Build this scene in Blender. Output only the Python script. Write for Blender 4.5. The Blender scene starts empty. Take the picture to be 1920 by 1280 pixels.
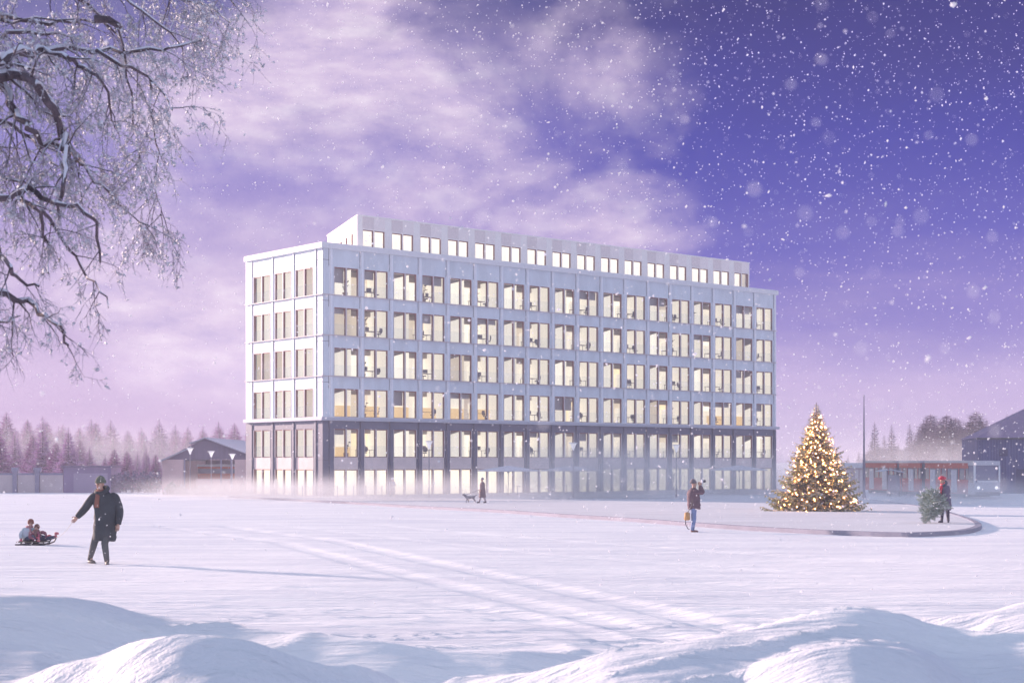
import bpy, bmesh, math, random
import numpy as np
from mathutils import Vector, Matrix, noise as mnoise
R = math.radians
sc = bpy.context.scene
col = sc.collection

# ------------------------------------------------------------------ camera
F, HZ, CX, CZ = 2950.0, 866.0, 960.0, 3.02      # focal length in photo pixels, horizon row, centre column, eye height
cam_data = bpy.data.cameras.new('camera')
cam = bpy.data.objects.new('camera', cam_data); col.objects.link(cam); sc.camera = cam
cam.location = (0, 0, CZ); cam.rotation_euler = (R(90), 0, 0)
cam_data.sensor_width = 36.0; cam_data.lens = 36.0 * F / 1920.0
cam_data.shift_y = (HZ - 640.0) / 1920.0
cam_data.clip_start = 0.1; cam_data.clip_end = 8000
cam_data.dof.use_dof = True; cam_data.dof.focus_distance = 70.0; cam_data.dof.aperture_fstop = 5.0

# ------------------------------------------------------------------ sky
SUN_AZ = Vector((-0.80, 0.60, 0)).normalized(); SUN_EL = R(12.5)
w = bpy.data.worlds.new("World"); sc.world = w; w.use_nodes = True
nt = w.node_tree; nt.nodes.clear()
def N(t, **k):
    n = nt.nodes.new(t)
    for a, b in k.items(): setattr(n, a, b)
    return n
def L(a, b): nt.links.new(a, b)
def M(op, a, b=None, c=None, clamp=False):
    n = N('ShaderNodeMath', operation=op, use_clamp=clamp)
    for i, v in enumerate((a, b, c)):
        if v is None: continue
        if isinstance(v, (int, float)): n.inputs[i].default_value = v
        else: L(v, n.inputs[i])
    return n.outputs[0]
def ramp(fac, stops, interp='LINEAR'):
    n = N('ShaderNodeValToRGB'); n.color_ramp.interpolation = interp
    cr = n.color_ramp
    while len(cr.elements) < len(stops): cr.elements.new(0.5)
    for e, (p, c) in zip(cr.elements, stops):
        e.position = p; e.color = (*c, 1) if len(c) == 3 else c
    L(fac, n.inputs[0]); return n.outputs[0]
def mixc(f, a, b, mode='MIX'):
    n = N('ShaderNodeMix', data_type='RGBA', blend_type=mode)
    for i, v in ((0, f), (6, a), (7, b)):
        if isinstance(v, (int, float)): n.inputs[i].default_value = v
        elif isinstance(v, tuple): n.inputs[i].default_value = (*v, 1)
        else: L(v, n.inputs[i])
    return n.outputs[2]
tc = N('ShaderNodeTexCoord'); sep = N('ShaderNodeSeparateXYZ'); L(tc.outputs['Generated'], sep.inputs[0])
dx, dy, dz = sep.outputs
def nz(scale, detail=6, rough=.55, dist=0.0, zs=1.0, off=0.0):
    mp = N('ShaderNodeMapping'); mp.inputs['Scale'].default_value = (1, 1, zs); mp.inputs['Location'].default_value = (off, off, off)
    L(tc.outputs['Generated'], mp.inputs[0])
    n = N('ShaderNodeTexNoise'); n.inputs['Scale'].default_value = scale; n.inputs['Detail'].default_value = detail
    n.inputs['Roughness'].default_value = rough; n.inputs['Distortion'].default_value = dist
    L(mp.outputs[0], n.inputs['Vector']); return n.outputs['Fac']
n1 = nz(9, 7, .56, .3, 1.5, 0.4); n2 = nz(4.5, 5, .5, .2, 1.8, 3.0); n3 = nz(26, 6, .6, 0, 3.0, 1.0)
zj = M('ADD', dz, M('MULTIPLY', M('SUBTRACT', n2, 0.5), 0.07))
UP = (0.50, 0.60, 0.82)
right = ramp(zj, [(0, (.62, .52, .74)), (.045, (.46, .35, .66)), (.085, (.19, .15, .56)), (.14, (.042, .045, .46)),
                  (.20, (.006, .014, .36)), (.28, (.001, .003, .19)), (.40, (.14, .15, .36)), (.60, UP), (1.0, UP)])
left = ramp(zj, [(0, (.50, .34, .60)), (.05, (.52, .38, .64)), (.12, (.46, .35, .66)), (.19, (.24, .20, .58)),
                 (.27, (.13, .12, .36)), (.40, (.2, .2, .45)), (.60, UP), (1.0, UP)])
lr = M('ADD', dx, M('MULTIPLY', M('SUBTRACT', n1, 0.5), 0.22))
lrf = N('ShaderNodeMapRange', interpolation_type='SMOOTHSTEP'); L(lr, lrf.inputs[0])
lrf.inputs[1].default_value = -.16; lrf.inputs[2].default_value = .12
skyc = mixc(lrf.outputs[0], left, right)
# the pale violet cloud bank over the building
def blob(cx, cz, wx, wz):
    a = M('DIVIDE', M('SUBTRACT', dx, cx), wx); b = M('DIVIDE', M('SUBTRACT', dz, cz), wz)
    return M('SUBTRACT', 1.0, M('ADD', M('MULTIPLY', a, a), M('MULTIPLY', b, b)))
cl = M('MAXIMUM', M('MAXIMUM', blob(-.10, .215, .15, .085), blob(-.16, .12, .13, .09)), M('MAXIMUM', blob(.05, .15, .07, .03), blob(.02, .235, .10, .05)))
cl = M('ADD', cl, M('MULTIPLY', M('SUBTRACT', n1, .5), 5.5))
clf = N('ShaderNodeMapRange', interpolation_type='SMOOTHSTEP'); L(cl, clf.inputs[0])
clf.inputs[1].default_value = -.5; clf.inputs[2].default_value = 1.5
front = N('ShaderNodeMapRange'); L(dy, front.inputs[0]); front.inputs[1].default_value = 0; front.inputs[2].default_value = .3
clm = M('MULTIPLY', clf.outputs[0], front.outputs[0])
clcol = ramp(n3, [(.3, (.52, .42, .70)), (.5, (.72, .58, .80)), (.7, (.90, .78, .92))])
skyc = mixc(M('MULTIPLY', clm, .97), skyc, clcol)
st = M('MULTIPLY', M('SUBTRACT', nz(7, 5, .6, 0, 7.0, 8.0), .45, clamp=True), 1.3)       # thin streaks low down
low = N('ShaderNodeMapRange'); L(dz, low.inputs[0]); low.inputs[1].default_value = .17; low.inputs[2].default_value = .06
skyc = mixc(M('MULTIPLY', st, low.outputs[0]), skyc, (.66, .50, .74))
# behind and beside the camera the overcast is bright, pale and cool
back = N('ShaderNodeMapRange', interpolation_type='SMOOTHSTEP'); L(dy, back.inputs[0]); back.inputs[1].default_value = .75; back.inputs[2].default_value = -.1
bkc = ramp(dz, [(0, (.22, .27, .46)), (.25, (.33, .40, .60)), (.6, (.50, .60, .82))])
skyc = mixc(back.outputs[0], skyc, bkc)
below = N('ShaderNodeMapRange'); L(dz, below.inputs[0]); below.inputs[1].default_value = 0.0; below.inputs[2].default_value = -.02
skyc = mixc(below.outputs[0], skyc, (.55, .5, .7))
sky = N('ShaderNodeTexSky'); sky.sky_type = 'NISHITA'; sky.sun_disc = False; sky.sun_elevation = SUN_EL
sky.sun_rotation = math.atan2(SUN_AZ.x, SUN_AZ.y)
skyc = mixc(0.004, skyc, sky.outputs[0], 'ADD')
bg = N('ShaderNodeBackground'); L(skyc, bg.inputs[0]); bg.inputs[1].default_value = 0.435
out = N('ShaderNodeOutputWorld'); L(bg.outputs[0], out.inputs[0])

# ------------------------------------------------------------------ sun
sd = bpy.data.lights.new('sun', 'SUN'); sd.energy = 4.2; sd.angle = R(2.5); sd.color = (1.0, .73, .63)
sun = bpy.data.objects.new('sun', sd); col.objects.link(sun)
tosun = Vector((SUN_AZ.x * math.cos(SUN_EL), SUN_AZ.y * math.cos(SUN_EL), math.sin(SUN_EL)))
sun.rotation_euler = tosun.to_track_quat('Z', 'Y').to_euler()

vs = sc.view_settings
vs.view_transform = 'Standard'; vs.look = 'None'; vs.exposure = 1.12; vs.gamma = 1.0; vs.use_curve_mapping = False
cy = sc.cycles
cy.use_denoising = True; cy.max_bounces = 7; cy.diffuse_bounces = 3; cy.glossy_bounces = 3; cy.transmission_bounces = 4
cy.transparent_max_bounces = 16; cy.volume_bounces = 1; cy.caustics_reflective = False; cy.caustics_refractive = False
cy.sample_clamp_indirect = 4.0

# ------------------------------------------------------------------ helpers
def tag(o, label=None, cat=None, group=None, kind=None):
    if label: o['label'] = label
    if cat: o['category'] = cat
    if group: o['group'] = group
    if kind: o['kind'] = kind
    return o
def empty(name, loc, rz=0.0, **k):
    o = bpy.data.objects.new(name, None); col.objects.link(o); o.location = loc; o.rotation_euler = (0, 0, rz)
    o.empty_display_size = .2
    return tag(o, **k)
def copy_tree(o, parent=None):
    c = o.copy(); col.objects.link(c); c.parent = parent
    for ch in list(o.children): copy_tree(ch, c)
    return c
MATS = {}
def mat(name, c, rough=.7, metal=0.0, var=0.0, vscale=4.0, bump=0.0, bscale=30.0, c2=None, stretch=(1, 1, 1), emit=None, es=1.0, spec=.5, coat=0.0):
    if name in MATS: return MATS[name]
    m = bpy.data.materials.new(name); m.use_nodes = True; t = m.node_tree; b = t.nodes['Principled BSDF']
    b.inputs['Base Color'].default_value = (*c, 1); b.inputs['Roughness'].default_value = rough; b.inputs['Metallic'].default_value = metal
    b.inputs['Specular IOR Level'].default_value = spec
    if coat: b.inputs['Coat Weight'].default_value = coat
    tcn = t.nodes.new('ShaderNodeTexCoord'); mp = t.nodes.new('ShaderNodeMapping'); mp.inputs['Scale'].default_value = stretch
    t.links.new(tcn.outputs['Object'], mp.inputs[0])
    if var > 0 or c2:
        n = t.nodes.new('ShaderNodeTexNoise'); n.inputs['Scale'].default_value = vscale; n.inputs['Detail'].default_value = 5
        t.links.new(mp.outputs[0], n.inputs['Vector'])
        r = t.nodes.new('ShaderNodeValToRGB'); r.color_ramp.elements[0].position = .3; r.color_ramp.elements[1].position = .7
        a = c2 or tuple(max(0, x * (1 + var)) for x in c)
        d = c if c2 else tuple(max(0, x * (1 - var)) for x in c)
        r.color_ramp.elements[0].color = (*d, 1); r.color_ramp.elements[1].color = (*a, 1)
        t.links.new(n.outputs['Fac'], r.inputs[0]); t.links.new(r.outputs[0], b.inputs['Base Color'])
    if bump > 0:
        n = t.nodes.new('ShaderNodeTexNoise'); n.inputs['Scale'].default_value = bscale; n.inputs['Detail'].default_value = 6
        t.links.new(mp.outputs[0], n.inputs['Vector'])
        bp = t.nodes.new('ShaderNodeBump'); bp.inputs['Strength'].default_value = bump; bp.inputs['Distance'].default_value = .05
        t.links.new(n.outputs['Fac'], bp.inputs['Height']); t.links.new(bp.outputs[0], b.inputs['Normal'])
    if emit: b.inputs['Emission Color'].default_value = (*emit, 1); b.inputs['Emission Strength'].default_value = es
    MATS[name] = m; return m
def glass(name, tint=(1, 1, 1), opac=0.0, ocol=(.8, .85, .9), gl=.6):
    m = bpy.data.materials.new(name); m.use_nodes = True; t = m.node_tree; t.nodes.clear()
    o = t.nodes.new('ShaderNodeOutputMaterial'); tr = t.nodes.new('ShaderNodeBsdfTransparent'); tr.inputs[0].default_value = (*tint, 1)
    g = t.nodes.new('ShaderNodeBsdfGlossy'); g.inputs['Roughness'].default_value = .03; g.inputs[0].default_value = (.9, .9, .9, 1)
    fr = t.nodes.new('ShaderNodeFresnel'); fr.inputs[0].default_value = 1.5
    mu = t.nodes.new('ShaderNodeMath'); mu.operation = 'MULTIPLY'; mu.inputs[1].default_value = gl; t.links.new(fr.outputs[0], mu.inputs[0])
    mx = t.nodes.new('ShaderNodeMixShader'); t.links.new(mu.outputs[0], mx.inputs[0]); t.links.new(tr.outputs[0], mx.inputs[1]); t.links.new(g.outputs[0], mx.inputs[2])
    last = mx.outputs[0]
    if opac > 0:
        d = t.nodes.new('ShaderNodeBsdfDiffuse'); d.inputs[0].default_value = (*ocol, 1)
        m2 = t.nodes.new('ShaderNodeMixShader'); m2.inputs[0].default_value = opac; t.links.new(last, m2.inputs[1]); t.links.new(d.outputs[0], m2.inputs[2]); last = m2.outputs[0]
    t.links.new(last, o.inputs[0]); MATS[name] = m; return m

class MB:
    def __init__(s): s.v = []; s.f = []; s.m = []
    def add(s, vs, fs, mi=0):
        k = len(s.v); s.v.extend([tuple(p) for p in vs]); s.f.extend([tuple(i + k for i in f) for f in fs]); s.m.extend([mi] * len(fs))
    def box(s, a, b, mi=0, Mx=None):
        x0, y0, z0 = a; x1, y1, z1 = b
        vs = [(x0, y0, z0), (x1, y0, z0), (x1, y1, z0), (x0, y1, z0), (x0, y0, z1), (x1, y0, z1), (x1, y1, z1), (x0, y1, z1)]
        if Mx is not None: vs = [Mx @ Vector(p) for p in vs]
        s.add(vs, [(0, 3, 2, 1), (4, 5, 6, 7), (0, 1, 5, 4), (1, 2, 6, 5), (2, 3, 7, 6), (3, 0, 4, 7)], mi)
    def tube(s, pts, rad, n=8, mi=0, cap=True, sy=1.0, wob=0.0, rng=random):
        pts = [Vector(p) for p in pts]; rad = rad if isinstance(rad, (list, tuple)) else [rad] * len(pts)
        rings = []; ref = None
        for i, p in enumerate(pts):
            d = (pts[min(i + 1, len(pts) - 1)] - pts[max(i - 1, 0)])
            if d.length < 1e-9: d = Vector((0, 0, 1))
            d.normalize()
            if ref is None: ref = Vector((0, 1, 0)) if abs(d.y) < .9 else Vector((1, 0, 0))
            a = ref - d * ref.dot(d)
            if a.length < 1e-6: a = d.orthogonal()
            a.normalize(); ref = a; b = d.cross(a); r = rad[i]; rx, ry = r if isinstance(r, tuple) else (r, r * sy)
            ring = []
            for k in range(n):
                t = 2 * math.pi * k / n; q = 1 + (rng.uniform(-wob, wob) if wob else 0)
                ring.append(p + (a * math.sin(t) * ry + b * math.cos(t) * rx) * q)
            rings.append(ring)
        vs = [q for r_ in rings for q in r_]; fs = []
        for i in range(len(rings) - 1):
            for k in range(n):
                fs.append((i * n + k, i * n + (k + 1) % n, (i + 1) * n + (k + 1) % n, (i + 1) * n + k))
        if cap: fs.append(tuple(range(n - 1, -1, -1))); fs.append(tuple((len(rings) - 1) * n + k for k in range(n)))
        s.add(vs, fs, mi)
    def ball(s, c, r, mi=0, n=10, m=7, Mx=None, wob=0.0, zmin=-1.0):
        r = r if isinstance(r, tuple) else (r, r, r); vs = []; fs = []; c = Vector(c)
        for i in range(m + 1):
            ph = -math.pi / 2 + math.pi * i / m; zz = max(math.sin(ph), zmin)
            for k in range(n):
                t = 2 * math.pi * k / n; q = 1 + (random.uniform(-wob, wob) if wob else 0)
                p = Vector((math.cos(ph) * math.cos(t) * r[0] * q, math.cos(ph) * math.sin(t) * r[1] * q, zz * r[2] * q))
                if Mx is not None: p = Mx @ p
                vs.append(c + p)
        for i in range(m):
            for k in range(n): fs.append((i * n + k, i * n + (k + 1) % n, (i + 1) * n + (k + 1) % n, (i + 1) * n + k))
        s.add(vs, fs, mi)
    def poly(s, pts, mi=0): s.add(pts, [tuple(range(len(pts)))], mi)
    def prism(s, xy, z0, z1, mi=0):
        n = len(xy); s.add([(x, y, z0) for x, y in xy] + [(x, y, z1) for x, y in xy],
                           [tuple(range(n - 1, -1, -1)), tuple(range(n, 2 * n))] + [(i, (i + 1) % n, n + (i + 1) % n, n + i) for i in range(n)], mi)
    def mesh(s, name, mats, smooth=False):
        me = bpy.data.meshes.new(name); me.from_pydata(s.v, [], s.f)
        for m in (mats if isinstance(mats, (list, tuple)) else [mats]): me.materials.append(m)
        me.polygons.foreach_set('material_index', s.m)
        if smooth: me.polygons.foreach_set('use_smooth', [True] * len(s.f))
        me.update(); return me
    def build(s, name, mats, parent=None, smooth=False, loc=None, **k):
        o = bpy.data.objects.new(name, s.mesh(name, mats, smooth)); col.objects.link(o)
        if parent: o.parent = parent
        if loc: o.location = loc
        return tag(o, **k)
def inst(name, me, parent=None, loc=(0, 0, 0), rz=0, **k):
    o = bpy.data.objects.new(name, me); col.objects.link(o); o.parent = parent; o.location = loc; o.rotation_euler = (0, 0, rz); return tag(o, **k)

def W(px, py, Y): return Vector(((px - CX) / F * Y, Y, CZ - (py - HZ) / F * Y))

# ------------------------------------------------------------------ terrain
YK = np.array([-60, 0, 14, 20, 32, 52, 60, 79, 100, 118, 140, 4000.])
ZK = np.array([1.35, 1.35, 1.22, 1.02, .95, .70, .66, .45, .14, 0, 0, 0])
def base_h(Y): return sum(np.interp(Y + d, YK, ZK) for d in (-3, -1.5, 0, 1.5, 3)) / 5.0
# crest lines of the near drifts: photo column, photo row, distance, near slope, far slope, rounding
RIDGES = [
 ([-400, 0, 60, 130, 200, 260, 310, 400, 500, 560, 620, 700, 740, 830, 900, 960, 1050, 1180, 1300],
  [1135, 1117, 1114, 1118, 1130, 1148, 1158, 1168, 1180, 1187, 1194, 1201, 1206, 1221, 1222, 1217, 1222, 1238, 1300], 13.2, .24, .30, .05),
 ([-300, 20, 100, 190, 232, 260, 330, 400, 470, 540, 600, 700, 800],
  [1330, 1282, 1253, 1231, 1207, 1199, 1191, 1193, 1204, 1226, 1243, 1262, 1310], 10.0, .60, .16, .02),
 ([560, 700, 900, 1000, 1080, 1150, 1270, 1400, 1500, 1570, 1620, 1690, 1740, 1790, 1900, 2300],
  [1330, 1300, 1272, 1258, 1240, 1219, 1207, 1184, 1157, 1142, 1141, 1151, 1167, 1176, 1190, 1230], 10.6, .20, .22, .035),
 ([1400, 1600, 1700, 1790, 1860, 1900, 1960, 2100, 2400],
  [1300, 1200, 1165, 1152, 1146, 1133, 1122, 1105, 1110], 12.8, .2, .26, .04),
 ([1150, 1300, 1360, 1400, 1450, 1520, 1600, 1680, 1740, 1850],
  [1350, 1310, 1280, 1258, 1236, 1214, 1205, 1212, 1226, 1290], 9.75, .32, .12, .02),
 ([1350, 1450, 1540, 1620, 1660, 1700, 1800],
  [1330, 1290, 1268, 1260, 1246, 1262, 1330], 9.2, .18, .15, .02),
]
PERM = np.random.RandomState(3).rand(512, 512)
def vnoise(x, y):
    xi = np.floor(x).astype(int); yi = np.floor(y).astype(int); fx = x - xi; fy = y - yi
    fx = fx * fx * (3 - 2 * fx); fy = fy * fy * (3 - 2 * fy); p = PERM
    a = p[xi % 512, yi % 512]; b = p[(xi + 1) % 512, yi % 512]; c = p[xi % 512, (yi + 1) % 512]; d = p[(xi + 1) % 512, (yi + 1) % 512]
    return (a * (1 - fx) + b * fx) * (1 - fy) + (c * (1 - fx) + d * fx) * fy - .5
def ground_xy(px, py):
    Y = 12.0
    prev = 12.0
    while Y < 2000:
        if CZ - (py - HZ) / F * Y <= float(base_h(np.array(Y))): break
        prev = Y; Y *= 1.01
    lo, hi = prev, Y
    for _ in range(30):
        m = (lo + hi) / 2
        if CZ - (py - HZ) / F * m <= float(base_h(np.array(m))): hi = m
        else: lo = m
    return ((px - CX) / F * hi, hi)
TRACKS = []
for pts, wd, dp in [([(430, 962), (620, 975), (760, 988), (1120, 1017), (1500, 1045), (1800, 1062), (1950, 1070)], .35, .05),
                    ([(380, 972), (600, 992), (760, 1010), (1000, 1036), (1200, 1052), (1500, 1075)], .30, .035),
                    ([(420, 985), (620, 1011), (800, 1050), (1000, 1092), (1200, 1135), (1400, 1183), (1480, 1205)], .30, .07),
                    ([(300, 985), (520, 1015), (700, 1062), (900, 1108), (1100, 1155), (1300, 1205)], .28, .06),
                    ([(560, 1100), (760, 1120), (960, 1150), (1100, 1180), (1200, 1215)], .25, .04),
                    ([(1000, 1075), (1300, 1090), (1600, 1120)], .35, .03)]:
    g = [ground_xy(*p) for p in pts]; TRACKS.append((g, wd, dp))
def height(X, Y, fine=True):
    X = np.asarray(X, float); Y = np.asarray(Y, float)
    h = base_h(Y) + .05 * vnoise(X / 9 + 5, Y / 14 + 2) * np.clip((Y - 8) / 20, 0, 1) * np.clip((140 - Y) / 60, 0, 1)
    near = (Y > 4) & (Y < 24)
    if np.any(near):
        Xs, Ys = X[near], Y[near]; px = Xs / Ys * F + CX; hh = h[near]; k = .02
        for i, (pxs, pys, D, a, b, wd) in enumerate(RIDGES):
            pxw = px
            zc = CZ - (np.interp(pxw - 12, pxs, pys) + np.interp(pxw + 12, pxs, pys) + np.interp(pxw, pxs, pys)) / 3 * D / F + HZ * D / F
            Dc = D + .35 * np.sin(px / 170.0 + i * 2)
            zc = CZ - (CZ - zc) * Dc / D
            s = Ys - Dc; rr = np.sqrt(s * s + wd * wd) - wd
            z = zc - np.where(s < 0, a, b) * rr
            if i in (2, 4, 5): z = z + .005 * np.sin((Xs * .55 + Ys) * 9 + 2 * vnoise(Xs, Ys * 2)) * np.clip(rr * 2.5, 0, 1)
            m = np.maximum(hh, z); hh = m + k * np.log(np.exp((hh - m) / k) + np.exp((z - m) / k)) - k * .69 * np.exp(-np.abs(hh - z) / .1)
        h[near] = hh
    for g, wd, dp in TRACKS:
        best = np.full(X.shape, 1e9)
        for (x0, y0), (x1, y1) in zip(g[:-1], g[1:]):
            ux, uy = x1 - x0, y1 - y0; l2 = ux * ux + uy * uy
            t = np.clip(((X - x0) * ux + (Y - y0) * uy) / l2, 0, 1)
            best = np.minimum(best, (X - x0 - t * ux) ** 2 + (Y - y0 - t * uy) ** 2)
        d = np.sqrt(best) / wd
        h = h - dp * .6 * np.exp(-d ** 4) + dp * .03 * np.exp(-((d - 1.6) / .6) ** 2)
    if fine:
        nr = np.clip((26 - Y) / 10, 0, 1)
        ca = X * .93 + Y * .37; cb = -X * .37 + Y * .93
        rdg = 1 - np.abs(2 * vnoise(ca * .55 + 3, cb * 2.2 + 7)) * 2; h = h + nr * (.040 * np.clip(rdg, 0, 1) ** 3 + .012 * (1 - np.abs(2 * vnoise(ca * 1.6, cb * 6)) * 2) * np.clip(vnoise(X * .4, Y * .5) * 3 + .6, 0, 1))
        q = np.clip((90 - Y) / 60, 0, 1)
        h = h + q * (.020 * vnoise(X * .9, Y * 2.6) + .010 * vnoise(X * 2.4 + 9, Y * 7) + .006 * vnoise(X * 6, Y * 16))
    return h
def gz(x, y): return float(height(np.array([x]), np.array([y]), False)[0])

def snow_material():
    m = bpy.data.materials.new('snow'); m.use_nodes = True; t = m.node_tree; b = t.nodes['Principled BSDF']
    b.inputs['Roughness'].default_value = .55; b.inputs['Specular IOR Level'].default_value = .3
    tcn = t.nodes.new('ShaderNodeTexCoord')
    def nn(scale, st, det=6):
        mp = t.nodes.new('ShaderNodeMapping'); mp.inputs['Scale'].default_value = st; t.links.new(tcn.outputs['Object'], mp.inputs[0])
        n = t.nodes.new('ShaderNodeTexNoise'); n.inputs['Scale'].default_value = scale; n.inputs['Detail'].default_value = det
        t.links.new(mp.outputs[0], n.inputs['Vector']); return n.outputs['Fac']
    r = t.nodes.new('ShaderNodeValToRGB'); r.color_ramp.elements[0].position = .38; r.color_ramp.elements[1].position = .62
    r.color_ramp.elements[0].color = (.76, .775, .83, 1); r.color_ramp.elements[1].color = (.90, .905, .93, 1)
    t.links.new(nn(.5, (.35, 1.6, 1)), r.inputs[0]); t.links.new(r.outputs[0], b.inputs['Base Color'])
    last = None
    for sc_, st, dist in ((1.2, (.5, 3, 1), .10), (9, (.6, 2, 1), .026), (60, (1, 1, 1), .006)):
        bp = t.nodes.new('ShaderNodeBump'); bp.inputs['Strength'].default_value = 1.0; bp.inputs['Distance'].default_value = dist
        t.links.new(nn(sc_, st, 5), bp.inputs['Height'])
        if last: t.links.new(last, bp.inputs['Normal'])
        last = bp.outputs[0]
    t.links.new(last, b.inputs['Normal']); MATS['snow'] = m; return m
snow_m = snow_material()
def ar(a, b, s): return list(np.arange(a, b, s))
ys = ar(-60, 5, 3) + ar(5, 8, .12) + ar(8, 15, .055) + ar(15, 22, .09) + ar(22, 60, .16) + ar(60, 120, .7) + ar(120, 260, 5) + [260 * 1.25 ** i for i in range(14)]
xh = ar(0, 5.2, .055) + ar(5.2, 20, .16) + ar(20, 45, .7) + ar(45, 120, 5) + [120 * 1.35 ** i for i in range(13)]
xs = sorted([-v for v in xh[1:]] + xh)
GX, GY = np.meshgrid(np.array(xs), np.array(ys)); GZ = height(GX, GY)
nx, ny = len(xs), len(ys); idx = np.arange(nx * ny).reshape(ny, nx)
quads = np.stack([idx[:-1, :-1], idx[:-1, 1:], idx[1:, 1:], idx[1:, :-1]], -1).reshape(-1, 4)
def np_mesh(name, V, Q, m, smooth=True):
    me = bpy.data.meshes.new(name); k = Q.shape[1]
    me.vertices.add(len(V)); me.vertices.foreach_set('co', np.asarray(V, np.float32).ravel())
    me.loops.add(Q.size); me.loops.foreach_set('vertex_index', Q.ravel().astype(np.int32))
    me.polygons.add(len(Q)); me.polygons.foreach_set('loop_start', np.arange(0, Q.size, k, dtype=np.int32))
    me.polygons.foreach_set('loop_total', np.full(len(Q), k, np.int32))
    if smooth: me.polygons.foreach_set('use_smooth', np.ones(len(Q), bool))
    me.materials.append(m); me.update(calc_edges=True); me.validate(); return me
inst('ground', np_mesh('ground', np.stack([GX, GY, GZ], -1).reshape(-1, 3), quads, snow_m), kind='structure')

# raised snowy plaza round the building, with its stone kerb
edge_l = [(1700, 1007), (1600, 1004), (1500, 999), (1400, 993), (1290, 985), (1240, 981), (1140, 974), (1060, 969), (980, 963), (860, 956), (690, 946), (600, 941), (500, 936), (430, 932.5)]
edge_r = [(1700, 1007), (1780, 1004), (1818, 999), (1836, 992), (1834, 986), (1812, 976), (1780, 965), (1740, 955), (1700, 948), (1650, 941), (1600, 936), (1540, 932)]
def smooth_poly(p, n=4):
    for _ in range(2):
        q = [p[0]]
        for a, b in zip(p[:-1], p[1:]): q += [(a[0] * .75 + b[0] * .25, a[1] * .75 + b[1] * .25), (a[0] * .25 + b[0] * .75, a[1] * .25 + b[1] * .75)]
        p = q + [p[-1]]
    return p
EL = smooth_poly([ground_xy(*p) for p in edge_l]); ER = smooth_poly([ground_xy(*p) for p in edge_r])
def mono(E):
    o = [E[0]]
    for p in E[1:]:
        o.append((p[0], max(p[1], o[-1][1] + .002)))
    return o
EL, ER = mono(EL), mono(ER)
rows = sorted(set([round(p[1], 4) for p in EL + ER] + [60 + 2.5 * i for i in range(48)])); rows = [r for r in rows if r >= EL[0][1] - 1e-6]
V = []; NC = 40; PH = .13
for y in rows:
    xl = np.interp(y, [p[1] for p in EL], [p[0] for p in EL]); xr = np.interp(y, [p[1] for p in ER], [p[0] for p in ER])
    x = np.linspace(xl, xr, NC); yy = np.full(NC, y)
    z = height(x, yy, False) + PH + .02 * vnoise(x / 3, yy / 2) 
    V.append(np.stack([x, yy, z], -1))
V = np.array(V).reshape(-1, 3); ii = np.arange(len(V)).reshape(len(rows), NC)
Q = np.stack([ii[:-1, :-1], ii[:-1, 1:], ii[1:, 1:], ii[1:, :-1]], -1).reshape(-1, 4)
plaza_m = mat('trodden_snow', (.60, .61, .66), .8, var=.10, vscale=.5, bump=.6, bscale=3, stretch=(.4, 1.5, 1))
inst('pavement', np_mesh('pavement', V, Q, plaza_m), kind='structure')
kb = MB(); chain = list(reversed(EL)) + ER[1:]
def off_in(i):
    a = Vector(chain[max(i - 1, 0)]); b = Vector(chain[min(i + 1, len(chain) - 1)]); d = (b - a).normalized(); return Vector((-d.y, d.x))
vsK = []
for i, p in enumerate(chain):
    nrm = off_in(i); z = gz(*p)
    for o_, zz in ((-.10, z - .15), (-.10, z + PH + .012), (.12, z + PH + .016), (.12, z - .1)):
        vsK.append((p[0] + nrm.x * o_, p[1] + nrm.y * o_, zz))
fK = [(4 * i + a, 4 * (i + 1) + a, 4 * (i + 1) + (a + 1) % 4, 4 * i + (a + 1) % 4) for i in range(len(chain) - 1) for a in range(4)]
kb.add(vsK, fK)
kb.build('kerb', mat('kerb_stone', (.26, .26, .34), .8, var=.10, vscale=.8, bump=.3), kind='structure')
# ------------------------------------------------------------------ the office building
TH = R(40.2); CT, ST_ = math.cos(TH), math.sin(TH)
BC = Vector((-16.25, 135.0, 0.0))
def lx_front(px, b=0.0):      # photo column -> distance along a line parallel to the front, b metres behind it
    t = (px - CX) / F; x0 = BC.x - ST_ * b; y0 = BC.y + CT * b
    return (t * y0 - x0) / (CT - t * ST_)
facade_hi = mat('facade_aluminium', (.70, .77, .83), .45, .10, var=.10, vscale=.9, bump=.08, bscale=6, stretch=(1, 1, .35))
facade_lo = mat('facade_slate', (.13, .145, .21), .5, .2, var=.10, vscale=.9, bump=.06, bscale=6)
trim_m = mat('trim_white', (.78, .79, .82), .5, var=.04)
beige_m = mat('spandrel_beige', (.84, .70, .67), .6, var=.08, vscale=1.2)
joint_m = mat('joint_dark', (.06, .065, .10), .8)
wood_m = mat('window_wood', (.24, .075, .06), .5, var=.25, vscale=6, stretch=(1, 1, .2))
edge_m = mat('fin_edge', (.62, .55, .56), .5)
glass_m = glass('window_glass', (.97, .98, .98), gl=.9)
bal_m = glass('balustrade_glass', (.96, .98, .99), opac=.07, ocol=(.85, .88, .92), gl=1.0)
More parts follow.
